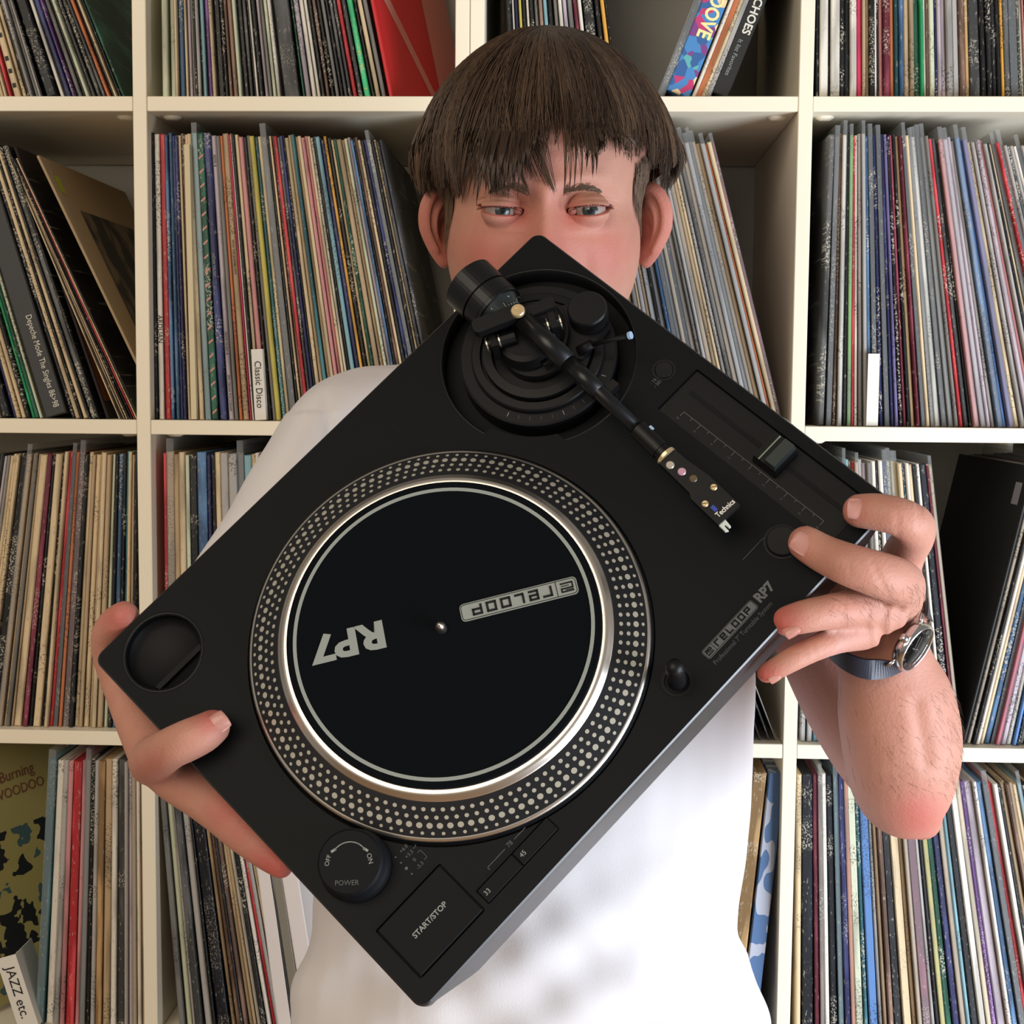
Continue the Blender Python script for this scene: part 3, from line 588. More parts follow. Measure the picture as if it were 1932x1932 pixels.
# start button and speed buttons
bb = bmesh.new(); loft(bb, [[(x, y, z) for x, y in rrect(.0142+i_, .0708-i_, .0157+i_, .0563-i_, .0006, 2)] for z, i_ in ((-.003, 0), (.0012, .0), (.0018, .0006))]); sb = tp('start_button', M_btn, bm=bb)
mesh_obj('lettering', text_mesh('START/STOP', .0052, .00005, 'CENTER', 1.0, 0, .0001), M_print, sb, mw=Matrix.Translation((.0425, .036, .0019)))
for x0, x1, s, tx in ((.0762, .1080, '33', .0795), (.1088, .1408, '45', .1125)):
    bb = bmesh.new(); loft(bb, [[(x, y, z) for x, y in rrect(x0+i_, x1-i_, .0162+i_, .0268-i_, .0004, 2)] for z, i_ in ((-.003, 0), (.0006, .0), (.001, .0004))]); o = tp('speed_button', M_btn, bm=bb)
    mesh_obj('lettering', text_mesh(s, .0046, .00005), M_print, o, mw=Matrix.Translation((tx+.001, .0215, .0011)))
b = bmesh.new(); I4 = Matrix.Identity(4)
stroke(b, [(.0915, .0305), (.0915, .0325), (.1075, .0325)], .0004, 0, .0002, I4); stroke(b, [(.1165, .0325), (.1325, .0325), (.1325, .0305)], .0004, 0, .0002, I4); tp('bracket_print', M_printd, bm=b)
mesh_obj('lettering', text_mesh('78', .0044, .00005), M_printd, tt, mw=Matrix.Translation((.112, .0325, .0002)))
for i, s in enumerate(('+6.0', '+3.3', '0', '-3.3')):
    q = Matrix.Translation((.0545-.0000*i, .0775-.0052*i+.004, .0002))
    mesh_obj('lettering', text_mesh(s, .0036, .00005), M_printd, tt, mw=q @ Matrix.Translation((.0075, 0, 0)))
    tp('strobe_mark', M_printd, lambda b_: lathe(b_, [(0, .0002), ((.0006, .0006, .0011, .0006)[i], .0002), ((.0006, .0006, .0011, .0006)[i], 0)], 12, q))
b = bmesh.new(); stroke(b, [(.0665, .0835), (.069, .0835), (.069, .077), (.0665, .077)], .0003, 0, .0002, I4); stroke(b, [(.0665, .073), (.069, .073), (.069, .0665), (.0665, .0665)], .0003, 0, .0002, I4); tp('bracket_print', M_printd, bm=b)
for s, y in (('Hz', .0802),): mesh_obj('lettering', text_mesh(s, .0032, .00005), M_printd, tt, mw=Matrix.Translation((.0720, y, .0002)))
# tonearm assembly
Ma = Matrix.Translation((*AC, 0))
base = tp('arm_base', M_black2, lambda b: lathe(b, [(.0590, -.016), (.0585, .001), (.0570, .002), (.0495, .002), (.0490, .006), (.0480, .007), (.0425, .0072), (.0420, .003), (.0405, .003), (.0400, .0095), (.0335, .0100), (.0330, .0045), (.0250, .0045), (.0245, .0130), (0, .0132)], 96, Ma))
for i in range(11):
    a = math.radians(200+9*i); b = bmesh.new(); stroke(b, [(.0515*math.cos(a), .0515*math.sin(a)), (.0545*math.cos(a), .0545*math.sin(a))], .0004, .0021, .0023, Ma); tp('height_mark', M_faint if i % 5 else M_print, bm=b, parent=base)
AXD = Vector((.016, .219, .008)).normalized()           # from the headshell towards the pivot
PV = Vector((.3825, .279, .040))                        # pivot
arm = tp('tonearm', M_gun, lambda b: (rod(b, PV-AXD*.018, PV-AXD*.125, .0052, 24), rod(b, PV-AXD*.004, PV-AXD*.050, .0078, 24), rod(b, PV-AXD*.050, PV-AXD*.082, .0066, 24)), smooth=False)
for p in arm.data.polygons: p.use_smooth = True
tp('arm_collar', M_black2, lambda b: (rod(b, PV-AXD*.122, PV-AXD*.144, .0070, 32), rod(b, PV-AXD*.144, PV-AXD*.149, .0062, 32)), parent=arm)
tp('collar_pin', M_pale_blue, lambda b: rod(b, PV-AXD*.128+Vector((.0060, 0, .0035)), PV-AXD*.131+Vector((.0060, 0, .0035)), .0015, 8), parent=arm)
tp('headshell_washer', M_brass, lambda b: rod(b, PV-AXD*.149, PV-AXD*.1512, .0074, 32), parent=arm)
# headshell: flat tapering plate, cartridge beneath, screws and fingerlift
xd = Vector((1, -.07, 0)).normalized(); zd = xd.cross(AXD).normalized()
if zd.z < 0: zd = -zd
HM = Matrix(((xd.x, -AXD.x, zd.x, 0), (xd.y, -AXD.y, zd.y, 0), (xd.z, -AXD.z, zd.z, 0), (0, 0, 0, 1)))
HO = Matrix.Translation(PV-AXD*.151) @ HM             # local: +Y runs to the tip
b = bmesh.new(); out = [(-.0078, 0), (-.0082, .030), (-.0105, .034), (-.0105, .060), (.0098, .060), (.0098, .030), (.0072, .012), (.0066, 0)]
loft(b, [[(x, y, z) for x, y in out] for z in (-.002, .003)]); bmesh.ops.transform(b, matrix=HO, verts=b.verts[:]); hs = tp('headshell', M_black2, bm=b, parent=arm)
b = bmesh.new(); loft(b, [[(x*s_, y, z) for x, y in ((-.0085, .034), (-.0085, .056), (.0082, .056), (.0082, .034))] for z, s_ in ((-.017, .75), (-.002, 1))]); bmesh.ops.transform(b, matrix=HO, verts=b.verts[:]); tp('cartridge', M_black3, bm=b, parent=arm)
for x, y, r, m in ((-.0035, .0065, .0029, mat('pearl', (178, 168, 156), .25, .3)), (-.0012, .0155, .0029, mat('pearl_pink', (196, 150, 170), .25, .3)), (.0008, .0245, .0028, mat('dark_amber', (84, 66, 46), .3)), (.0062, .0385, .0024, M_brass), (-.0062, .0430, .0024, M_brass)):
    o = tp('headshell_screw' if m is M_brass else 'weight_hole', m, lambda b_: lathe(b_, [(0, .0036), (r*.8, .0036), (r, .0030), (r, .002)], 24, HO @ Matrix.Translation((x, y, 0))), parent=arm)
    if m is M_brass:
        b = bmesh.new(); stroke(b, [(-r*.7, 0), (r*.7, 0)], .0004, .0036, .0038, HO @ Matrix.Translation((x, y, 0)) @ Matrix.Rotation(.6, 4, 'Z')); bm_obj('screw_slot', b, M_black3, arm)
mesh_obj('lettering', text_mesh('Technics', .0052, .00005, 'CENTER', .86, 0, .0001), M_white, arm, mw=Matrix.Translation((HO @ Vector((.001, .0548, .0032)))) @ Matrix(((xd.x, AXD.x, zd.x, 0), (xd.y, AXD.y, zd.y, 0), (xd.z, AXD.z, zd.z, 0), (0, 0, 0, 1))))
b = bmesh.new(); loft(b, [[(x, y, z) for x, y in ((-.0100, .0592), (-.0040, .0592), (-.0048, .0660), (-.0062, .0660), (-.0065, .0625), (-.0078, .0625), (-.0080, .0672), (-.0100, .0660))] for z in (-.001, .0015)]); bmesh.ops.transform(b, matrix=HO, verts=b.verts[:]); tp('stylus_guard', mat('pale_guard', (196, 204, 196), .5), bm=b, parent=arm)
b = bmesh.new(); box(b, -.0058, -.003, .0475, .0520, .003, .0036); bmesh.ops.transform(b, matrix=HO, verts=b.verts[:]); tp('lead_wire', mat('blue_wire', (36, 56, 150), .4), bm=b, parent=arm)
# counterweight
ax_w = PV+AXD*.012+Vector((-.005, 0, -.011))
cw = tp('counterweight', M_gun, lambda b: (rod(b, ax_w+AXD*.010, ax_w+AXD*.013, .0205, 48), rod(b, ax_w+AXD*.013, ax_w+AXD*.024, .0208, 48), rod(b, ax_w+AXD*.024, ax_w+AXD*.0255, .0196, 48), rod(b, ax_w+AXD*.0255, ax_w+AXD*.044, .0212, 48), rod(b, ax_w+AXD*.044, ax_w+AXD*.047, .0205, 48, .0165)))
dial = tp('weight_dial', mat('dial_grey', (56, 64, 66), .3, .6), lambda b: rod(b, ax_w-AXD*.003, ax_w+AXD*.010, .0125, 48, .0185), parent=cw)
qd = AXD.to_track_quat('Z', 'Y').to_matrix().to_4x4()
b = bmesh.new()
for i in range(36):
    a = 2*math.pi*i/36; l = .55 if i % 5 == 0 else .3
    P0 = Vector((.0133*math.cos(a), .0133*math.sin(a), -.001)); P1 = Vector(((.0133+.005*l)*math.cos(a), (.0133+.005*l)*math.sin(a), -.001+.0108*l))
    rod(b, (Matrix.Translation(ax_w) @ qd) @ P0, (Matrix.Translation(ax_w) @ qd) @ P1, .0002, 4)
tp('dial_ticks', M_white, bm=b, parent=cw)
for a, s in ((.3, '0'), (1.2, '1'), (2.1, '2'), (3.0, '3')):
    Q = Matrix.Translation(ax_w) @ qd @ Matrix.Rotation(a, 4, 'Z') @ Matrix.Translation((.0176, 0, .0072)) @ Matrix.Rotation(math.radians(65), 4, 'Y') @ Matrix.Rotation(math.pi/2, 4, 'Z')
    mesh_obj('lettering', text_mesh(s, .0042, .00005), M_white, dial, mw=Q)
tp('arm_stub', M_black2, lambda b: rod(b, PV-AXD*.005, ax_w+AXD*.02, .006, 24), parent=arm)
# gimbal yoke across the arm
GC = Vector((.378, .274, .030)); GA = math.radians(-30.8); ax = Vector((math.cos(GA), math.sin(GA), 0))
def yoke(b):
    lathe(b, [(0, .012), (.021, .012), (.022, .016), (.020, .024), (.0165, .026), (0, .026)], 48, Matrix.Translation((GC.x, GC.y, 0)))
    for s in (-1, 1):
        rod(b, GC+ax*s*.0065, GC+ax*s*.0215, .0050, 20)
        R_ = Matrix.Translation((GC.x+s*.0225*ax.x, GC.y+s*.0225*ax.y, 0)) @ Matrix.Rotation(GA, 4, 'Z'); box(b, -.0025, .0025, -.007, .012, .016, .037, R_)
tp('gimbal', M_black2, yoke)
b = bmesh.new(); R_ = Matrix.Translation((.3735, .2865, .0415)) @ Matrix.Rotation(math.radians(-26), 4, 'Z'); loft(b, [[R_ @ Vector((x, y, z)) for x, y in rrect(-.0235, .0150, -.0062, .0055, .004)] for z in (0, .007)]); loft(b, [[R_ @ Vector((x, y, z)) for x, y in rrect(.0150, .0380, -.0040, .0050, .002)] for z in (-.006, -.001)]); tp('gimbal_bridge', M_black2, bm=b)
tp('pivot_bolt', M_brass, lambda b_: lathe(b_, [(0, .0028), (.0020, .0028), (.0022, .0034), (.0045, .0034), (.0050, .0026), (.0050, 0)], 28, Matrix.Translation((.3822, .2800, .0482))))
for s in (-1, 1):
    for u in (.0272, .0178): tp('bearing_ring', M_silver, lambda b_: rod(b_, GC+ax*s*u, GC+ax*s*(u+.0010), .0053, 24))
    tp('bearing_screw', M_gun, lambda b_: rod(b_, GC+ax*s*.0185, GC+ax*s*.0275, .0046, 20))
tp('anti_skate_knob', M_black2, lambda b_: lathe(b_, [(0, .012), (.0135, .012), (.0145, .014), (.0145, .026), (.0135, .0275), (0, .0275)], 48, Matrix.Translation((.4235, .2545, 0))))
b = bmesh.new(); R_ = Matrix.Translation((.4235, .2545, 0)); loft(b, [[(x, y, z) for x, y in ((.385, .262), (.395, .235), (.430, .240), (.436, .262), (.415, .280))] for z in (.004, .0125)]); tp('arm_platform', M_black2, bm=b)
def lever(b): rod(b, (.406, .236, .018), (.4250, .2145, .030), .0017, 10); rod(b, (.398, .241, .014), (.407, .235, .019), .0035, 12)
lv = tp('cue_lever', M_black3, lever, smooth=True); tp('lever_tip', M_pale_blue, lambda b_: rod(b_, (.4250, .2145, .030), (.4263, .2130, .031), .0028, 14), parent=lv)
tp('lift_arc', M_black2, lambda b_: lathe(b_, [(.0300, .016), (.0315, .016), (.0315, .020), (.0300, .020)], 32, Matrix.Translation((PV.x, PV.y, 0)), math.radians(-110), math.radians(10)))
tp('arm_rest', M_black2, lambda b_: (rod(b_, (.3865, .196, .0), (.3865, .196, .024), .0045, 16), box(b_, .374, .392, .193, .199, .024, .032)))
# ------------------------------------------------------------------ man
EY = Vector(((1029.5-966)/F*1.215, (966-400)/F*1.215, -1.215))          # between the eyes, camera frame
HT, HSC = math.radians(17), 1.145
HB = Matrix(((1, 0, 0), (0, math.sin(HT), math.cos(HT)), (0, -math.cos(HT), math.sin(HT))))   # head x (right), y (back), z (up)
HOg = EY - HB @ Vector((0, -.0865*HSC, 0))
HMx = CM @ (Matrix.Translation(HOg) @ HB.to_4x4() @ Matrix.Diagonal((HSC, HSC, HSC, 1)))
man = empty('person', Matrix.Translation((.49, -.33, 0)), 'man with brown fringe in a white T-shirt holding up the turntable', 'person')
bpy.context.view_layer.update()
MI = Matrix.Translation((.49, -.33, 0)).inverted()
def child(name, bm_or_me, m, smooth=True, parent=None):
    me = bm_or_me
    if isinstance(me, bmesh.types.BMesh):
        n = bpy.data.meshes.new(name); me.to_mesh(n); me.free(); me = n
    me.transform(MI); o = mesh_obj(name, me, m, parent or man, smooth); return o
# ---- head surface
def ell(dirs, c, rad):
    c = np.array(c); rad = np.array(rad); d = dirs/rad; o = -c/rad
    A = (d*d).sum(-1); B = 2*(d*o).sum(-1); Cc = (o*o).sum()-1; D = B*B-4*A*Cc
    return np.where(D > 0, (-B+np.sqrt(np.maximum(D, 0)))/(2*A), 0.02)
def smax(a, b, k): return k*np.log(np.exp(a/k)+np.exp(b/k))
def G(u, s): return np.exp(-(u/s)**2)
EX, EZ = .0325, 0.0
EYEC = [(-EX, -.0725, EZ), (EX, -.0725, EZ)]; ER = .0118
def aperture(x, z, side):
    """signed measure: >0 inside the lid opening; x measured outward from the nose side"""
    xo = (x*side-EX)*1.0                       # outward from the eye centre
    h = .0172; u = np.clip((xo-.0003)/h, -1, 1)
    if side < 0: upz = .0028*(1-np.abs(u)**2.4)
    else: upz = .0035*(1-np.abs(u)**2.3)
    tilt = -.0012*u*0 + .0009*u
    lo = -.0031*(1-np.abs(u)**2.2)
    zz = z-EZ-tilt-.0004
    ins = np.minimum(upz-zz, zz-lo); ins = np.where(np.abs(xo-.0003) < h, ins, -.003)
    return ins, zz, upz, lo, xo
def head_r(az, el):
    d = np.stack([np.sin(az)*np.cos(el), -np.cos(az)*np.cos(el), np.sin(el)], -1)
    r = smax(ell(d, (0, .012, .030), (.0800, .094, .082)), ell(d, (0, -.010, -.032), (.0745, .076, .090)), .004)
    r = smax(r, ell(d, (0, -.045, -.085), (.032, .036, .030)), .003)      # chin
    x, y, z = (r[..., None]*d)[..., 0], (r[..., None]*d)[..., 1], (r[..., None]*d)[..., 2]
    fr = np.clip((-y-.02)/.03, 0, 1)
    D = np.zeros_like(r)
    for s in (-1, 1):
        D += .0042*G(x-s*.027, .020)*G(z-.0185-.004*G(x-s*.03, .02), .0075)                  # brow
        D += -.0075*G(x-s*.0235, .0115)*G(z-.004, .0105)                                      # inner socket
        D += -.0035*G(x-s*.038, .016)*G(z-.002, .009)
        D += .0030*G(x-s*.050, .016)*G(z+.030, .016)                                          # cheekbone
        D += -.0006*G(x-s*.030, .016)*G(z+.0175, .0025)                                       # line below the eye
        D += .0008*G(x-s*.034, .016)*G(z+.0115, .0045)
        D += .0050*G(x-s*.0135, .006)*G(z+.044, .007)                                         # nostril wing
        D += -.0025*G(x-s*.030, .006)*G(z+.052, .020)                                         # fold beside the nose
        D += -.0030*G(x-s*.075, .012)*G(z-.018, .018)
    t = np.clip((.010-z)/.05, 0, 1); nose = (.0055+.0185*t**1.15)*G(x, .0072+.004*t)*np.clip((.022-z)/.012, 0, 1)*np.clip((z+.056)/.007, 0, 1)
    D += nose + .0025*G(x, .012)*G(z-.017, .009)
    D += -.0016*G(x-.006, .0014)*G(z-.017, .006)*0
    D += .0045*G(x, .022)*G(z+.066, .0045) + .0050*G(x, .020)*G(z+.077, .005) - .0030*G(x, .024)*G(z+.0715, .0016)
    D += -.0007*G(z-.050-.002*np.sin(x*90), .0016)*G(x, .045) - .0007*G(z-.041-.002*np.sin(x*80+1), .0015)*G(x, .045)   # forehead lines
    r = r + D*fr
    P = r[..., None]*d; x, y, z = P[..., 0], P[..., 1], P[..., 2]
    lidline = np.zeros_like(r)
    for s, c in zip((-1, 1), EYEC):
        rl = ell(d, c, (ER*1.26, ER*1.12, ER*1.16))
        near = np.exp(-(((x-c[0])/.0185)**4+((z-c[2])/.0125)**4))
        lid = np.where(rl > .03, rl, 0)
        r2 = np.where(lid > 0, smax(r, lid, .0022), r); r = r+(r2-r)*near
        P = r[..., None]*d; x2, z2 = P[..., 0], P[..., 2]
        ins, zz, upz, lo, xo = aperture(x2, z2, s)
        # fold above the lid
        fz = .0058*(1-(xo/.021)**2)+.0022
        r = r - .0011*np.exp(-((zz-fz)/.0011)**2)*np.exp(-(xo/.018)**4)
        k = 1/(1+np.exp(-ins/.00022)); inner = ell(d, c, (ER*.90,)*3)
        r = r*(1-k)+np.minimum(inner, r)*k
        lidline = np.maximum(lidline, np.exp(-((ins+.0003)/.0007)**2))
    return r, d, lidline
def axis(fine, lo, hi, fs, cs, a, b):
    v = [a]
    while v[-1] < b: v.append(v[-1]+(fs if lo < v[-1] < hi else cs))
    v[-1] = b; return np.radians(np.array(v))
az = axis(1, -46, 46, .38, 3.0, -180, 180); el = axis(1, -12, 18, .34, 1.6, -89.5, 89.5)
AZ, EL = np.meshgrid(az, el)
Rr, Dd, lidl = head_r(AZ, EL)
HP = Rr[..., None]*Dd
hv = HP.reshape(-1, 3)
ny, nx = AZ.shape
bm = bmesh.new(); col_l = bm.verts.layers.float_color.new('tint')
SKIN = np.array(s2l((206, 142, 116)))
def tint_head(p):
    x, y, z = p; red = .75*math.exp(-((x/.020)**2+((z+.035)/.030)**2))+.6*math.exp(-(((abs(x)-.045)/.022)**2+((z+.032)/.022)**2))+.35*math.exp(-((x/.028)**2+((z-.030)/.025)**2)) + .55*math.exp(-(((abs(x)-.020)/.010)**2+((z+.003)/.010)**2))
    lip = math.exp(-((x/.024)**4+((z+.071)/.009)**4)); return min(1, red), lip
verts = []
li = lidl.reshape(-1)
for i, p in enumerate(hv):
    v = bm.verts.new(HMx @ Vector(p)); red, lip = tint_head(p)
    if p[1] > -.02: red = .2
    v[col_l] = (min(1, red+lip*.6+.6*li[i]), (.75 if p[2] > .0006 else .2)*li[i]+lip*.25, 0, 1); verts.append(v)
for j in range(ny-1):
    for i in range(nx-1):
        i2 = i+1 if i+1 < nx-1 else 0
        bm.faces.new((verts[j*nx+i], verts[j*nx+i2], verts[(j+1)*nx+i2], verts[(j+1)*nx+i]))
bm.faces.new([verts[i] for i in range(nx-1)][::-1]); bm.faces.new([verts[(ny-1)*nx+i] for i in range(nx-1)])
for i in range(ny): bm.verts.remove(verts[i*nx+nx-1]) if not verts[i*nx+nx-1].link_faces else None
# ---- ears (thick folded discs)
def ear(s):
    n_r, n_a = 14, 48; front, back = [], []
    E = Matrix.Translation((s*.0720 if s < 0 else .0750, .000, -.017)) @ Matrix.Rotation(s*math.radians(-65), 4, 'Z') @ Matrix.Rotation(s*math.radians(8), 4, 'Y')
    def outline(a):
        rx = .0165*(1+.18*math.sin(a)); rz = .0335
        x = rx*math.cos(a); z = rz*math.sin(a)
        if z < 0: x *= 1-.18*(-z/rz)
        return x, z
    for sd, store in ((1, front), (-1, back)):
        for j in range(n_r+1):
            q = j/n_r; row = []
            for i in range(n_a):
                a = 2*math.pi*i/n_a; x, z = outline(a); x, z = x*q, z*q
                h = .0035*math.sqrt(max(0, 1-q**6))
                if sd > 0:
                    h += .0035*math.exp(-((q-.86)/.11)**2)*(1 if math.sin(a) > -.65 else .3)
                    h += .0030*math.exp(-((q-.52)/.10)**2)*max(0, math.cos(a-.5))
                    h -= .0065*math.exp(-(((x+.003)/.0075)**2+((z+.004)/.010)**2))
                bend = .10*(x+.0165)**2/.0165
                P = E @ Vector((s*(x+.0085), -(sd*h)+bend*2, z)); row.append(P)
                if j == 0: break
            store.append(row)
    def build(st):
        R_ = []
        for row in st:
            rr = []
            for p in row:
                v = bm.verts.new(HMx @ p); v[col_l] = (.5, .0, 0, 1); rr.append(v)
            R_.append(rr)
        for A, B in zip(R_[:-1], R_[1:]):
            for i in range(n_a):
                j = (i+1) % n_a
                if len(A) == 1: bm.faces.new((A[0], B[i], B[j]))
                else: bm.faces.new((A[i], A[j], B[j], B[i]))
        return R_
    f, b_ = build(front), build(back)
    for i in range(n_a):
        j = (i+1) % n_a; bm.faces.new((f[-1][i], f[-1][j], b_[-1][j], b_[-1][i]))
ear(-1); ear(1)
head_me = bpy.data.meshes.new('head'); bmesh.ops.recalc_face_normals(bm, faces=bm.faces[:]); bm.to_mesh(head_me); bm.free()
# ---- arms, hands, neck as one surface
def pd(px, py, h=0.0):                                   # depth of the turntable plane lifted by h under a pixel
    d = Vector(((px-966)/F, -(py-966)/F, -1)); n = TR.to_3x3() @ Vector((0, 0, 1)); o = Vector((-0.0563609, -0.31311289, -0.93013351))+n*h
    return o.dot(n)/d.dot(n)
bm = bmesh.new()
def chain(L, segs=22, sub=6):
    tube(bm, [(C(p[0], p[1], p[2]), p[3]*p[2]/F, (p[4] if len(p) > 4 else p[3]*p[2]/F)) for p in L], segs, sub)
HCw = lambda v: HMx @ Vector(v)
# neck
tube(bm, [(HCw((0, .03, -.02)), .060, .060), (HCw((0, .035, -.075)), .062, .064), (C(1025, 760, 1.36), .070, .068), (C(1020, 860, 1.38), .09, .07)], 28, 6)
# right-hand side of the picture: fingers curled over the front right corner
dI = pd(1650, 965); dM = pd(1600, 1060)
r1 = lambda px, d: px*d/F
chain([(1622, 964, dI-.014, 33), (1655, 966, dI-.020, 36), (1692, 974, dI-.024, 37), (1722, 990, dI-.016, 40), (1724, 1012, dI+.020, 39), (1706, 1045, dI+.052, 40), (1690, 1085, dI+.075, 44)])
dM0, dM1 = pd(1520, 1027), pd(1600, 1065)
chain([(1520, 1025, dM0-.012, 34), (1556, 1046, dM0-.018, 37), (1600, 1065, dM1-.018, 41), (1650, 1082, dM1-.018, 44), (1686, 1094, dM1-.006, 45), (1700, 1106, dM1+.022, 46), (1690, 1135, dM1+.045, 50)])
dR = pd(1480, 1170)
chain([(1484, 1172, dR+.004, 29), (1515, 1164, dR+.002, 32), (1550, 1157, dR+.004, 33), (1590, 1150, dR+.012, 35), (1630, 1146, dR+.024, 40), (1668, 1150, dR+.034, 45)])
dP = pd(1445, 1250)
chain([(1447, 1270, dP+.020, 20), (1470, 1258, dP+.018, 22), (1502, 1240, dP+.018, 24), (1540, 1222, dP+.022, 25), (1580, 1205, dP+.030, 29), (1625, 1190, dP+.042, 38)])
# palm and back of the hand
D0 = 1.062
chain([(1682, 1078, D0-.004, 40, .014), (1668, 1110, D0, 62, .017), (1656, 1150, D0+.002, 74, .020), (1652, 1190, D0+.004, 84, .024), (1660, 1225, D0+.008, 84, .027)], 28)
chain([(1640, 1120, D0-.004, 40, .014), (1650, 1170, D0, 60, .02)])
chain([(1706, 1062, D0-.002, 30, .013), (1712, 1110, D0, 32, .015), (1712, 1170, D0+.004, 36, .02)])
# thumb, behind the deck
chain([(1650, 1160, D0+.02, 36), (1590, 1120, D0+.045, 34), (1560, 1070, D0+.055, 32), (1545, 1030, D0+.052, 28)])
# forearm to elbow, upper arm
chain([(1660, 1215, D0+.008, 84, .027), (1672, 1262, D0+.014, 92, .030), (1688, 1320, D0+.024, 108, .038), (1700, 1390, D0+.040, 112, .044), (1702, 1450, D0+.058, 104, .045), (1706, 1492, D0+.078, 86, .040), (1722, 1520, D0+.095, 50, .030)], 32)
chain([(1715, 1508, D0+.105, 62, .036), (1672, 1440, D0+.135, 84, .042), (1622, 1350, D0+.165, 92, .048), (1575, 1240, D0+.19, 98, .052), (1530, 1100, D0+.215, 106, .055), (1490, 960, D0+.235, 110, .055)], 28)
# left-hand side: thumb on the deck, index round the back corner, fingers below the left edge
dT = pd(405, 1370); DL = 1.045
chain([(401, 1372, dT-.013, 34), (382, 1384, dT-.019, 38), (352, 1398, dT-.020, 40), (322, 1412, dT-.012, 40), (298, 1428, dT+.012, 43), (290, 1436, dT+.04, 48)])
chain([(234, 1163, 1.070, 30), (216, 1180, 1.078, 33), (203, 1206, 1.088, 32), (212, 1248, 1.096, 34), (232, 1300, 1.096, 36), (258, 1356, 1.085, 42), (288, 1412, 1.07, 50)])
chain([(530, 1634, 1.022, 24), (505, 1612, 1.028, 31), (466, 1574, 1.036, 40), (425, 1534, 1.046, 45), (384, 1498, 1.056, 49), (335, 1462, 1.064, 52), (305, 1430, 1.068, 54)])
chain([(540, 1600, 1.075, 26), (480, 1560, 1.085, 34), (420, 1510, 1.088, 38), (340, 1440, 1.08, 46)])
chain([(480, 1480, 1.10, 28), (430, 1450, 1.105, 36), (350, 1420, 1.09, 46)])
chain([(300, 1425, 1.068, 52, .02), (340, 1435, 1.085, 62, .024), (400, 1430, 1.115, 62, .026), (450, 1410, 1.15, 66, .028), (520, 1360, 1.21, 86, .042), (560, 1300, 1.26, 86, .045)], 28)
chain([(560, 1310, 1.26, 84, .045), (500, 1180, 1.27, 92, .05), (540, 1020, 1.28, 96, .05)], 28)
limb_me = remesh(bm, .0021, 5, .5)
for v in limb_me.vertices:       # knuckle creases and tendons
    pass
at = limb_me.color_attributes.new('tint', 'FLOAT_COLOR', 'POINT')
REDS = [((1500, 1030), 45, .45), ((1605, 960), 45, .45), ((1470, 1172), 45, 1.0), ((1440, 1275), 36, 1.0), ((1735, 1545), 60, .8), ((1600, 1150), 40, .2), ((228, 1165), 45, .8), ((400, 1350), 40, .8), ((285, 1450), 40, .5), ((520, 1630), 60, 1.0), ((430, 1530), 45, .7), ((460, 1560), 45, .6)]
RW = [(C(p[0][0], p[0][1], 1), p[1]/F*1.02, p[2]) for p in REDS]
def line_dist(v, q):
    d = (q-CP).normalized(); w = v-CP; return (w-d*w.dot(d)).length
inv = CM.inverted()
for i, v in enumerate(limb_me.vertices):
    c = inv @ v.co; px, py = 966-c.x*F/c.z, 966+c.y*F/c.z; r = .12
    for (qx, qy), rad, a in REDS:
        dd = ((px-qx)**2+(py-qy)**2)/rad**2
        if dd < 6: r = max(r, a*math.exp(-dd))
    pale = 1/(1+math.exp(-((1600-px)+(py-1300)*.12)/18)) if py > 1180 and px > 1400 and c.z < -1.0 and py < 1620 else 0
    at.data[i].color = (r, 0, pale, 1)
# creases at the finger joints: shallow grooves pressed into the surface
CREASE = []
def groove(px, py, dx, dy, w, dep):
    CREASE.append((px, py, dx, dy, w, dep))
for g in ((1693, 985, .1, 1, 34, .0009), (1733, 975, .1, 1, 30, .0011), (1741, 980, .15, 1, 30, .0010), (1655, 1090, .45, 1, 38, .0010), (1665, 1095, .45, 1, 38, .0009), (1600, 1062, .4, 1, 24, .0005), (1585, 1160, .1, 1, 24, .0009), (1593, 1158, .1, 1, 24, .0008), (1535, 1226, .3, 1, 16, .0006), (300, 1432, .3, -1, 28, .0006), (455, 1550, .6, -1, 30, .0008), (395, 1500, .5, -1, 30, .0007)): groove(*g)
limb_me.calc_loop_triangles()
nrm = [v.normal.copy() for v in limb_me.vertices]
for i, v in enumerate(limb_me.vertices):
    c = inv @ v.co; px, py = 966-c.x*F/c.z, 966+c.y*F/c.z
    if c.z < -1.17: continue
    for (qx, qy, dx, dy, w, dep) in CREASE:
        l = math.hypot(dx, dy); ux, uy = dx/l, dy/l; a = (px-qx)*ux+(py-qy)*uy; b = (px-qx)*uy-(py-qy)*ux
        if abs(a) < w*1.6 and abs(b) < 12: v.co -= nrm[i]*dep*math.exp(-(a/w)**4)*math.exp(-(b/2.6)**2)
    # tendons and veins on the back of the hand, muscle relief on the forearm
    if 1090 < py < 1240 and px > 1580 and c.z < -1.0:
        for (ax_, ay_, bx_, by_) in ((1690, 1090, 1672, 1215), (1640, 1150, 1655, 1220), (1722, 1075, 1700, 1200)):
            tt_ = max(0, min(1, ((px-ax_)*(bx_-ax_)+(py-ay_)*(by_-ay_))/((bx_-ax_)**2+(by_-ay_)**2))); dd = math.hypot(px-ax_-(bx_-ax_)*tt_, py-ay_-(by_-ay_)*tt_)
            v.co += nrm[i]*.0013*math.exp(-(dd/7)**2)
    if 1280 < py < 1500 and px > 1600:
        tt_ = max(0, min(1, ((px-1730)*20+(py-1330)*110)/(20**2+110**2))); dd = math.hypot(px-1730-20*tt_, py-1330-110*tt_); v.co -= nrm[i]*.0022*math.exp(-(dd/16)**2)
bmj = bmesh.new(); bmj.from_mesh(head_me); bmj.from_mesh(limb_me)
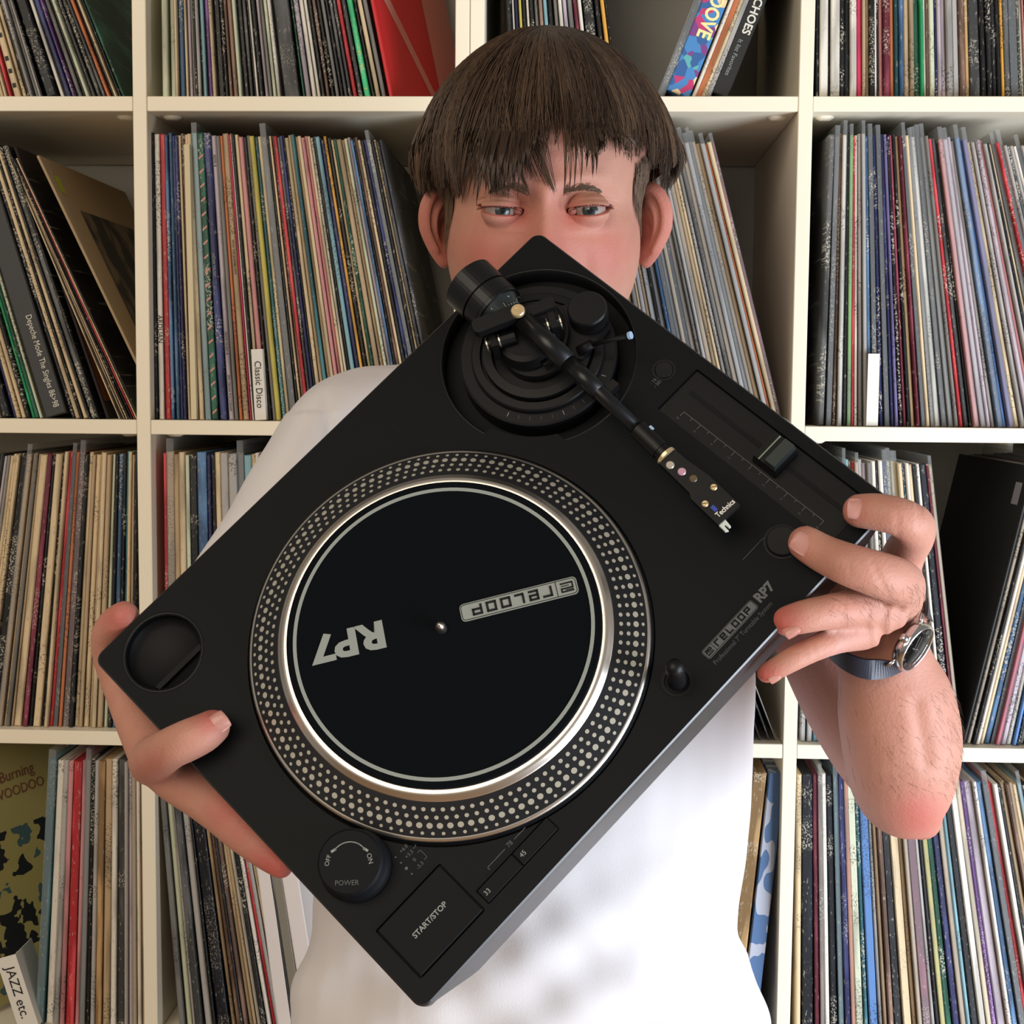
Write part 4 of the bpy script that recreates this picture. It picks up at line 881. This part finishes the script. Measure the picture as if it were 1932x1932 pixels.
M_skin = bpy.data.materials.new('skin'); M_skin.use_nodes = True; nt = M_skin.node_tree; N = nt.nodes; L = nt.links; b = N['Principled BSDF']
at_ = N.new('ShaderNodeAttribute'); at_.attribute_name = 'tint'; sp = N.new('ShaderNodeSeparateColor'); L.new(at_.outputs['Color'], sp.inputs[0])
def rgbmix(f, A, B_):
    m = N.new('ShaderNodeMix'); m.data_type = 'RGBA'
    if isinstance(f, float): m.inputs[0].default_value = f
    else: L.new(f, m.inputs[0])
    for i, v in ((6, A), (7, B_)):
        if isinstance(v, tuple): m.inputs[i].default_value = (*s2l(v), 1)
        else: L.new(v, m.inputs[i])
    return m.outputs[2]
tc = N.new('ShaderNodeTexCoord'); n1 = N.new('ShaderNodeTexNoise'); n1.inputs['Scale'].default_value = 55; n1.inputs['Detail'].default_value = 4; L.new(tc.outputs['Object'], n1.inputs['Vector'])
c1 = rgbmix(n1.outputs['Fac'], (172, 122, 104), (190, 142, 123))
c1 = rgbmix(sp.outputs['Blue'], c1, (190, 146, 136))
c2 = rgbmix(sp.outputs['Red'], c1, (176, 90, 82)); c3 = rgbmix(sp.outputs['Green'], c2, (110, 44, 44)); L.new(c3, b.inputs['Base Color'])
b.inputs['Roughness'].default_value = .55; b.inputs['Specular IOR Level'].default_value = .3
b.inputs['Subsurface Weight'].default_value = .12; b.inputs['Subsurface Radius'].default_value = (1, .35, .2); b.inputs['Subsurface Scale'].default_value = .006
n2 = N.new('ShaderNodeTexNoise'); n2.inputs['Scale'].default_value = 700; n2.inputs['Detail'].default_value = 3; L.new(tc.outputs['Object'], n2.inputs['Vector'])
n3 = N.new('ShaderNodeTexVoronoi'); n3.inputs['Scale'].default_value = 420; L.new(tc.outputs['Object'], n3.inputs['Vector'])
ma = N.new('ShaderNodeMath'); ma.operation = 'ADD'; L.new(n2.outputs['Fac'], ma.inputs[0]); L.new(n3.outputs['Distance'], ma.inputs[1])
bu = N.new('ShaderNodeBump'); bu.inputs['Strength'].default_value = .22; bu.inputs['Distance'].default_value = .0008; L.new(ma.outputs[0], bu.inputs['Height']); L.new(bu.outputs['Normal'], b.inputs['Normal'])
body = child('body', bmj, M_skin)
# ---- eyes
M_eye = mat('eye_white', (150, 132, 124), .5, 0, .2); M_iris = mat('iris_grey_green', (46, 52, 49), .2, 0, .4); M_pup = mat('pupil', (6, 6, 8), .08, 0, .9)
for s, c, gx in ((-1, EYEC[0], .0022), (1, EYEC[1], -.0006)):
    b = bmesh.new(); T = HMx @ Matrix.Translation(c); bmesh.ops.create_uvsphere(b, u_segments=32, v_segments=24, radius=ER*.95); bmesh.ops.transform(b, matrix=T, verts=b.verts[:])
    eye = child('eyeball', b, M_eye)
    gz = Vector((gx, -ER, .0008)).normalized(); Q = T @ gz.to_track_quat('Z', 'Y').to_matrix().to_4x4()
    for nm, r0, m, lift in (('iris', .0057, M_iris, .0), ('pupil', .0021, M_pup, .00012)):
        b = bmesh.new(); R_ = ER*.957+lift; pr_ = [(0, R_)]+[(r0*k/6, math.sqrt(R_*R_-(r0*k/6)**2)) for k in range(1, 7)]; lathe(b, pr_, 28, Q); bmesh.ops.recalc_face_normals(b, faces=b.faces[:]); child(nm, b, m, parent=eye)
        eye.children[-1].matrix_parent_inverse = Matrix.Identity(4)
M_car = mat('eye_corner_pink', (150, 88, 80), .6)
for s, c in ((-1, EYEC[0]), (1, EYEC[1])):
    b = bmesh.new(); bmesh.ops.create_uvsphere(b, u_segments=16, v_segments=12, radius=.0036); bmesh.ops.transform(b, matrix=HMx @ Matrix.Translation((c[0]-s*.0126, c[1]-.0040, c[2]-.0004)) @ Matrix.Diagonal((1, 1, .8, 1)), verts=b.verts[:]); child('eye_corner', b, M_car)
M_hair = bpy.data.materials.new('brown_hair'); M_hair.use_nodes = True; nt = M_hair.node_tree; N = nt.nodes; hb = N['Principled BSDF']
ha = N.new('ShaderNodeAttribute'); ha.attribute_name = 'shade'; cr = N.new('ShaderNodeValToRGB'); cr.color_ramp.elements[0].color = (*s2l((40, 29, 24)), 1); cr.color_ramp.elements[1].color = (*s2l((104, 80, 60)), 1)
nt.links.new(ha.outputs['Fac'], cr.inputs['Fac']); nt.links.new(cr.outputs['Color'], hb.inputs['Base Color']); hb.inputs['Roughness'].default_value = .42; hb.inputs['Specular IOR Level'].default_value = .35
class Hair:
    def __init__(s): s.v, s.f, s.sh = [], [], []
    def strand(s, pts, r, shade, taper=.35):
        n = len(pts); b0 = len(s.v)
        for i, p in enumerate(pts):
            T = (pts[min(i+1, n-1)]-pts[max(i-1, 0)]).normalized(); a = T.orthogonal().normalized() if abs(T.z) > .95 else T.cross(Vector((0, 0, 1))).normalized(); c = T.cross(a)
            w = r*(1-(1-taper)*max(0, (i/(n-1)-.55)/.45))
            for k in range(3):
                q = 2*math.pi*k/3; s.v.append(p+(a*math.cos(q)+c*math.sin(q))*w); s.sh.append(shade)
        for i in range(n-1):
            for k in range(3):
                k2 = (k+1) % 3; s.f.append((b0+i*3+k, b0+i*3+k2, b0+(i+1)*3+k2, b0+(i+1)*3+k))
    def make(s, name, m, T, parent=None):
        me = bpy.data.meshes.new(name); me.from_pydata([T @ v for v in s.v], [], s.f); a = me.attributes.new('shade', 'FLOAT', 'POINT'); a.data.foreach_set('value', s.sh)
        return child(name, me, m, True, parent)
# hair shell: profiles (r, z) round a vertical axis through the crown
CRN = Vector((.002, .034, 0))
PROF = {0: [(0, .1290), (.030, .1275), (.062, .1180), (.090, .1010), (.112, .077), (.1245, .053), (.1290, .032), (.1290, .012), (.127, -.006)],
        45: [(0, .1290), (.028, .1265), (.056, .1165), (.082, .1000), (.102, .078), (.113, .056), (.1170, .036), (.1160, .018), (.112, .002)],
        90: [(0, .1290), (.024, .1250), (.046, .1130), (.067, .0945), (.085, .073), (.098, .050), (.1060, .033), (.1020, .018), (.0950, .004)],
        130: [(0, .1290), (.024, .1260), (.046, .1080), (.066, .0900), (.080, .068), (.086, .044), (.088, .020), (.086, -.010), (.080, -.035)],
        180: [(0, .1290), (.024, .1250), (.044, .1060), (.060, .0880), (.072, .064), (.080, .036), (.082, .005), (.078, -.030), (.070, -.060)]}
PK = sorted(PROF); PA = {k: np.array(v) for k, v in PROF.items()}
def shell(a, t, off=0):
    ad = abs((a+180) % 360-180)
    for k0, k1 in zip(PK[:-1], PK[1:]):
        if ad <= k1: break
    u = (ad-k0)/(k1-k0); u = u*u*(3-2*u); P = PA[k0]*(1-u)+PA[k1]*u; q = crn(P, max(0, min(7.999, t*8)))
    r, z = max(q[0]-off, .0), q[1]-off*.6; w = math.radians(a)
    return CRN+Vector((r*math.sin(w), -r*math.cos(w), z))
def endt(a, rr):
    a = (a+180) % 360-180
    K_ = [(-180, .97), (-110, .97), (-90, .90), (-62, .90), (-46, .93), (-34, .86), (-24, .82), (-16, .80), (-11, .66), (-4, .54), (6, .54), (11, .62), (17, .68), (24, .66), (36, .67), (44, .72), (55, .80), (75, .88), (110, .95), (180, .97)]
    e = float(np.interp(a, [q[0] for q in K_], [q[1] for q in K_]))
    return e+rr
H = Hair(); rh = random.Random(11)
NCL = 520
for ci in range(NCL):
    a = rh.random()*360-180
    if rh.random() < .35: a = rh.uniform(-75, 75)
    w = rh.uniform(1.1, 3.4); et = endt(a, rh.uniform(-.09, .055)); sh0 = rh.random()**1.4; off0 = rh.random()**1.2*.012; flare = rh.gauss(0, .004)
    sw = rh.gauss(0, 5.0); front = abs(a) < 60
    nst = int(18*(1.25 if front else .9))
    for si in range(nst):
        da = rh.gauss(0, w); o_ = max(0, off0+rh.gauss(0, .0018)); t0 = rh.random()**1.6*.45; t1 = et+rh.uniform(-.045, .01); pts = []; n = 9
        for k in range(n):
            q = k/(n-1); t = t0+(t1-t0)*q; conv = 1-.88*max(0, (t-.45)/.55)**1.2; spread = 1 if t > .25 else (t/.25)**.5*.9+.1
            aa = a+sw*t*2+da*conv*spread*(1.0+.6*(1-t)); tp_ = t
            oo = o_*min(1, .35+t)*(1-.5*max(0, t-.8)/.2) if not front else o_*min(1, .35+t)*(1-.8*max(0, min(1, (t-.42)/.3)))
            p = shell(aa, tp_, oo-flare*max(0, t-.62)*2.4); pts.append(p)
        H.strand(pts, rh.uniform(.00032, .00055), min(1, max(0, .05+.75*sh0*rh.uniform(.7, 1.2)+(.35 if rh.random() < .05 else 0))))
# separate fringe points hanging onto the forehead: (x at tip, z at tip, x at root)
for xt, zt, n in [(-0.0606, 0.0034, 24), (-0.0561, 0.0085, 22), (-0.0516, 0.0120, 22), (-0.0494, 0.0049, 14), (-0.0468, 0.0151, 24), (-0.0430, 0.0120, 24), (-0.0393, 0.0096, 22), (-0.0355, 0.0128, 20), (-0.0299, 0.0136, 16), (-0.0269, 0.0104, 12), (-0.0239, 0.0175, 14), (-0.0202, 0.0093, 12), (-0.0176, 0.0230, 12), (-0.0142, 0.0292, 10), (-0.0097, 0.0417, 10), (-0.0037, 0.0261, 6), (-0.0007, 0.0417, 8), (0.0056, 0.0457, 7), (0.0123, 0.0112, 8), (0.0161, 0.0120, 6), (0.0195, 0.0159, 6), (0.0243, 0.0202, 6), (0.0281, 0.0300, 14), (0.0325, 0.0241, 22), (0.0352, 0.0269, 18), (0.0393, 0.0417, 14), (0.0486, 0.0457, 12), (0.0591, 0.0417, 14), (0.0629, 0.0370, 18), (0.0666, 0.0417, 12), (-0.0337, 0.0222, 18), (-0.0412, 0.0222, 18), (-0.0486, 0.0222, 18)]:
    a_t = math.degrees(math.atan2(xt, .118))
    for si in range(n):
        xr = xt*.75+rh.gauss(0, .0035); pts = []
        for k in range(10):
            q = k/9; t = .36+.26*min(1, q*1.6); aa = a_t*(.85+.15*q)+rh.gauss(0, .01)+(xr-xt*.75)/.118*57*(1-q)**.7
            ps = shell(aa, t, .002+.002*q)
            if q > .55:
                u = (q-.55)/.45; s0 = shell(aa, .36+.26*.88, .003); tipy = -(.0955-.16*max(0, abs(xt)-.03)) - .004
                ps = s0.lerp(Vector((xt+(xr-xt*.75)*.25*(1-u), max(tipy, s0.y) if abs(xt) > .055 else tipy, zt+rh.uniform(0, .002))), u); ps.y -= (.016 if abs(xt) < .055 else .004)*math.sin(math.pi*u)
            pts.append(ps)
        if k >= 0:
            A_ = [math.atan2(p.x, -p.y) for p in pts]; E_ = [math.atan2(p.z, math.hypot(p.x, p.y)) for p in pts]; rr_, _, _ = head_r(np.array(A_), np.array(E_))
            pts = [p.normalized()*max(p.length, float(r_)+.0022) for p, r_ in zip(pts, rr_)]
        H.strand(pts, .00046, rh.uniform(.05, .5), .2)
# sideburns
for s, z0, z1, y0 in ((-1, .030, -.030, -.044), (1, .036, -.014, -.046)):
    for i in range(430):
        y = y0+rh.random()**.8*.050; z = z0-rh.random()*.016; L_ = (z0-z1)*rh.uniform(.6, 1.0)*(1-.35*abs((y-y0-.018)/.024)); pts = []
        for k in range(6):
            q = k/5; zz = z-L_*q; d = Vector((s*.078, y+.004*q, zz)); az_ = math.atan2(d.x, -d.y); el_ = math.asin(max(-1, min(1, zz/d.length)))
            pts.append(d)
        dirs = [(math.atan2(p.x, -p.y), math.atan2(p.z, math.hypot(p.x, p.y))) for p in pts]
        rr_, _, _ = head_r(np.array([q[0] for q in dirs]), np.array([q[1] for q in dirs]))
        pts = [p.normalized()*(float(r_)+.0012+.002*rh.random()*(1-k/5)) for k, (p, r_) in enumerate(zip(pts, rr_))]
        H.strand(pts, .00032, rh.uniform(.3, 1.0), .25)
hair = H.make('hair', M_hair, HMx); hair['kind'] = 'stuff'
# cap under the strands
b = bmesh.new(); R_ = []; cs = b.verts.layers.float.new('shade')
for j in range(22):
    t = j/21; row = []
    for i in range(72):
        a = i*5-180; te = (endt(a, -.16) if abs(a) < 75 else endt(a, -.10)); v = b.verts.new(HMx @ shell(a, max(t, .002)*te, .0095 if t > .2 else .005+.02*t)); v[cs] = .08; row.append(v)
    R_.append(row)
for A, B in zip(R_[:-1], R_[1:]):
    for i in range(72): b.faces.new((A[i], A[(i+1) % 72], B[(i+1) % 72], B[i]))
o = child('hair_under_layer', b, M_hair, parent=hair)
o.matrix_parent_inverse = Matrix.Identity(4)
# brows and lashes
H = Hair()
for s in (-1, 1):
    for i in range(210):
        u = rh.random(); x = s*(.014+.036*u); zc = .0145+.0045*math.sin(min(1, u*1.35)*math.pi*.62)-.004*max(0, u-.7); z = zc+rh.gauss(0, .0016)*(1.15-u*.7)
        ln = rh.uniform(.004, .0075); dx = s*ln*(.55+.4*u); dz = ln*(.55-.85*u); pts = []
        P3 = [Vector((x+dx*k/3, 0, z+dz*k/3)) for k in range(4)]
        for k, p in enumerate(P3):
            az_ = math.atan2(p.x, .09); el_ = math.atan2(p.z, math.hypot(p.x, .088)); r_, d_, _ = head_r(np.array([az_]), np.array([el_])); q = Vector(d_[0])*(float(r_[0])+.0004+.0006*math.sin(k/3*math.pi)); pts.append(q)
        H.strand(pts, .00018, rh.uniform(.4, 1), .3)
o = H.make('eyebrows', M_hair, HMx); o['kind'] = 'stuff'
H = Hair()
for s in (-1, 1):
    for i in range(90):
        u = -1+2*rh.random(); x = s*(EX+.0003+.0158*u)
        z = (.0046*(1-abs(u)**2.1) if s > 0 else .0034*(1-abs(u)**2.2))+.0009*u+.0006
        p = Vector((x, EYEC[0][1]-.0130*math.sqrt(max(.15, 1-(u*.72)**2)), z)); H.strand([p, p+Vector((s*u*.0006, -.0022, -.0003)), p+Vector((s*u*.0014, -.0038, .0006))], .00016, .0, .2)
H.make('eyelashes', M_hair, HMx)['kind'] = 'stuff'
# ---- nails
M_nail = mat('fingernail', (232, 176, 162), .28, 0, .6)
def nail(px, py, d, w, l, ang, tiltx=0, tilty=0, m=None):
    """w, l half sizes in px at depth d; ang = direction of the fingertip in the picture"""
    k = d/F; b = bmesh.new(); n = 8; g = []
    R_ = Matrix.Translation(C(px, py, d)) @ CM.to_3x3().to_4x4() @ Matrix.Rotation(math.radians(ang), 4, 'Z') @ Matrix.Rotation(math.radians(tiltx), 4, 'X') @ Matrix.Rotation(math.radians(tilty), 4, 'Y')
    for i in range(n+1):
        row = []
        for j in range(n+1):
            u, v = -1+2*i/n, -1+2*j/n; x = u*l*k*math.sqrt(max(.0, 1-.28*v*v)) ; y = v*w*k*math.sqrt(1-.22*u*u)
            row.append(b.verts.new(R_ @ Vector((x, y, -.45*w*k*v*v-.12*l*k*u*u))))
        g.append(row)
    for i in range(n):
        for j in range(n): b.faces.new((g[i][j], g[i+1][j], g[i+1][j+1], g[i][j+1]))
    f = bmesh.ops.solidify(b, geom=b.faces[:], thickness=.0004)
    bmesh.ops.recalc_face_normals(b, faces=b.faces[:]); return child('fingernail', b, m or M_nail)
NK = 1/F
nail(1618, 960, dI-.0268, 20, 19, 178, 0, 4)
nail(1517, 1026, dM0-.0252, 21, 24, 148, 0, 2)
nail(1494, 1188, dR-.0075, 13, 17, 212, 24, 0)
nail(1461, 1277, dP+.0125, 10, 13, 212, 20, 0)
nail(411, 1367, dT-.0262, 20, 22, 34, 8, 6)
# ---- fine hair on forearm and back of the hand
H = Hair(); rh = random.Random(5)
cand = [i for i, v in enumerate(limb_me.vertices) if nrm[i].dot(v.co-CP) < .25]
for i in rh.sample(cand, 9000):
    v = limb_me.vertices[i].co; c = inv @ v; px, py = 966-c.x*F/c.z, 966+c.y*F/c.z
    if c.z < -1.17 or px < 1560 or not (1100 < py < 1500) or 1165 < py < 1290: continue
    if py > 1280 and rh.random() > min(1, max(.12, (px-1610)/170)): continue
    d = (CM.to_3x3() @ Vector((.55+rh.gauss(0, .3), -.7+rh.gauss(0, .3), .05))); n_ = nrm[i]; d = (d-n_*d.dot(n_)).normalized(); L_ = rh.uniform(.004, .011)
    H.strand([v, v+d*L_*.5+n_*.0012, v+d*L_+n_*.0022], .00007, rh.uniform(.2, .8), .3)
H.make('arm_hair', M_hair, Matrix.Identity(4))['kind'] = 'stuff'
# ---- T-shirt
bm = bmesh.new()
def sh(L, segs=36, sub=8): tube(bm, [(C(p[0], p[1], p[2]), p[3]*p[2]/F, p[4]) for p in L], segs, sub)
sh([(1010, 735, 1.345, 170, .060), (1005, 790, 1.345, 330, .078), (1005, 880, 1.335, 400, .096), (1000, 1050, 1.33, 420, .108), (1000, 1250, 1.32, 425, .112), (1000, 1450, 1.315, 418, .112), (998, 1620, 1.31, 408, .115), (990, 1740, 1.31, 398, .118), (990, 1830, 1.31, 428, .124), (995, 1930, 1.31, 452, .13), (995, 2050, 1.31, 450, .13)])
sh([(760, 745, 1.34, 60, .05), (690, 770, 1.325, 78, .058), (630, 812, 1.30, 88, .062), (584, 890, 1.28, 92, .062), (535, 975, 1.262, 96, .062), (488, 1058, 1.25, 100, .062), (455, 1120, 1.245, 104, .062)], 32)
sh([(1290, 800, 1.34, 60, .05), (1370, 835, 1.325, 82, .058), (1440, 880, 1.31, 96, .062), (1470, 960, 1.30, 100, .064), (1500, 1060, 1.29, 104, .064), (1520, 1120, 1.285, 106, .064)], 32)
shirt_me = remesh(bm, .0042, 8, .5)
nn_ = [v.normal.copy() for v in shirt_me.vertices]
for i, v in enumerate(shirt_me.vertices):
    c = inv @ v.co; px, py = 966-c.x*F/c.z, 966+c.y*F/c.z; p = v.co
    f = .0022*noise.noise(p*9)+.0018*noise.noise(p*22)
    if px < 760 and py > 700:                                   # sleeve folds and shoulder seam
        f += .0040*math.sin((px*.7+py*.25)*.045)*math.exp(-((px-600)/110)**2)*(1 if py > 780 else .3)
        tt_ = max(0, min(1, (py-712)/180)); sx2 = 584+36*tt_**.8; f -= .0035*math.exp(-((px-sx2-18)/8)**2)*max(0, min(1, (py-735)/50))*max(0, min(1, (960-py)/60))
    if py > 1560: f += (.0020*math.sin((px*.45+py*1.0)*.04+2*noise.noise(p*6))+.0010*math.sin((px*.8-py*.7)*.05+3*noise.noise(p*5)))*min(1, (py-1560)/200)
    v.co += nn_[i]*f
M_shirt = add_bump(mat('white_cotton', (214, 209, 210), .9, 0, .2), 650, .25, .0006)
M_shirt.node_tree.nodes['Principled BSDF'].inputs['Sheen Weight'].default_value = .1
shirt = child('t_shirt', shirt_me, M_shirt)
# trousers and shoes, below the frame
bm = bmesh.new(); Y0 = -.29
hip = C(995, 2040, 1.31); hx, hy, hz = hip
tube(bm, [(Vector((hx, hy, hz-.02)), .15, .085), (Vector((hx, hy, hz-.10)), .19, .115), (Vector((hx, hy, hz-.18)), .19, .12)], 28, 5, view=False)
for s in (-1, 1): tube(bm, [(Vector((hx+s*.09, hy, hz-.12)), .095, .10), (Vector((hx+s*.11, hy-.01, .50)), .066, .068), (Vector((hx+s*.115, hy, .30)), .062, .064), (Vector((hx+s*.12, hy+.01, .10)), .052, .052)], 22, 6, view=False)
child('trousers', remesh(bm, .007, 6), mat('dark_denim', (34, 40, 56), .9))
for s in (-1, 1):
    bm = bmesh.new(); tube(bm, [(Vector((hx+s*.12, hy+.05, .045)), .04, .04), (Vector((hx+s*.125, hy-.06, .045)), .045, .04), (Vector((hx+s*.13, hy-.16, .032)), .040, .028)], 20, 5, view=False)
    child('shoe', bm, mat('black_leather', (24, 22, 22), .4))
# ------------------------------------------------------------------ wristwatch
wc = Vector(((1726-966)/F*1.035, -(1222-966)/F*1.035, -1.035)); wn = Vector((.66, -.46, .59)).normalized()
maj = Vector((.56, .83, 0)); maj = (maj-wn*maj.dot(wn)).normalized(); mn = wn.cross(maj)
WM = CM @ Matrix(((maj.x, mn.x, wn.x, wc.x), (maj.y, mn.y, wn.y, wc.y), (maj.z, mn.z, wn.z, wc.z), (0, 0, 0, 1)))
watch = empty('wristwatch', WM, 'steel wristwatch with black dial and dark blue leather strap on the wrist', 'watch')
M_steel = mat('steel', (205, 205, 208), .14, 1); M_dial = mat('black_dial', (14, 15, 17), .1, 0, .8); M_strap = add_bump(mat('navy_strap', (38, 42, 56), .42, 0, .5), 500, .2, .0004)
wp = lambda name, m, b, sm=True: bm_obj(name, b, m, watch, sm)
b = bmesh.new(); lathe(b, [(0, -.0075), (.0165, -.0070), (.0185, -.004), (.0190, -.001), (.0186, .0015), (.0178, .0026), (.0168, .0027), (.0165, .0016)], 64); wp('watch_case', M_steel, b)
b = bmesh.new(); lathe(b, [(.0166, .0014), (0, .0014)], 64); dl = wp('dial', M_dial, b)
b = bmesh.new()
for i in range(12):
    a = math.radians(30*i); rod(b, (.0125*math.cos(a), .0125*math.sin(a), .0017), (.0148*math.cos(a), .0148*math.sin(a), .0017), .00022, 6)
o = bm_obj('hour_marks', b, M_silver, dl)
b = bmesh.new(); rod(b, (-.002, 0, .0021), (.0085, .0045, .0021), .0003, 6); rod(b, (0, -.001, .0023), (-.002, .0080, .0023), .00026, 6); bm_obj('watch_hands', b, M_silver, dl)
M_cr = bpy.data.materials.new('crystal'); M_cr.use_nodes = True; nt = M_cr.node_tree; g_ = nt.nodes.new('ShaderNodeBsdfGlossy'); g_.inputs['Roughness'].default_value = .03; t_ = nt.nodes.new('ShaderNodeBsdfTransparent'); m_ = nt.nodes.new('ShaderNodeMixShader'); fr_ = nt.nodes.new('ShaderNodeFresnel'); fr_.inputs[0].default_value = 1.28
nt.links.new(fr_.outputs[0], m_.inputs[0]); nt.links.new(t_.outputs[0], m_.inputs[1]); nt.links.new(g_.outputs[0], m_.inputs[2]); nt.links.new(m_.outputs[0], nt.nodes['Material Output'].inputs[0])
b = bmesh.new(); lathe(b, [(.0167, .0026), (.0120, .0034), (.006, .0039), (0, .0040)], 64); wp('crystal', M_cr, b)
b = bmesh.new(); rod(b, (-.0, .0185, -.0022), (0, .0225, -.0022), .0030, 24); rod(b, (0, .0222, -.0022), (0, .0232, -.0022), .0026, 24); wp('crown', M_steel, b)
for s in (-1, 1):
    for q in (-1, 1):
        b = bmesh.new(); rod(b, (s*.0150, q*.0088, -.003), (s*.0222, q*.0088, -.0062), .0014, 12); wp('lug', M_steel, b)
# strap: a band laid round the wrist from lug to lug
SP = np.array([[*(CM.inverted() @ C(*p)), 0] for p in ((1697, 1254, 1.040), (1672, 1260, 1.037), (1636, 1261, 1.034), (1604, 1250, 1.038), (1576, 1231, 1.050), (1562, 1212, 1.070), (1580, 1200, 1.092), (1640, 1185, 1.104), (1700, 1165, 1.100), (1734, 1150, 1.082), (1748, 1150, 1.060), (1751, 1166, 1.046))])
b = bmesh.new(); rows_ = []; wax = Vector((.10, -.93, -.34)).normalized(); wctr = Vector(((1662-966)/F*1.072, -(1222-966)/F*1.072, -1.072))
for i in range(89):
    q = crn(SP, 11*i/88); ctr = Vector(q[:3]); q2 = Vector(crn(SP, min(11, 11*i/88+.05))[:3]); q1 = Vector(crn(SP, max(0, 11*i/88-.05))[:3]); tg = (q2-q1).normalized()
    wd = (wax-tg*wax.dot(tg)).normalized(); nd = tg.cross(wd).normalized()
    if nd.dot(ctr-wctr) < 0: nd = -nd
    e_ = max(0, 1-min(i, 88-i)/14.0); wd = (wd*(1-e_)+mn*(1 if mn.dot(wd) > 0 else -1)*e_).normalized(); nd = (nd*(1-e_)+wn*e_).normalized()
    hw = .0084-.0018*math.sin(math.pi*i/88); rr = []
    for w_, t_2 in ((-hw, 0), (hw, 0), (hw, .0022), (-hw, .0022)): rr.append(b.verts.new(WM.inverted() @ (CM @ (ctr+wd*w_+nd*t_2))))
    rows_.append(rr)
for A, B in zip(rows_[:-1], rows_[1:]):
    for k in range(4): b.faces.new((A[k], A[(k+1) % 4], B[(k+1) % 4], B[k]))
b.faces.new(rows_[0]); b.faces.new(rows_[-1][::-1]); bmesh.ops.recalc_face_normals(b, faces=b.faces[:]); wp('strap', M_strap, b, False)
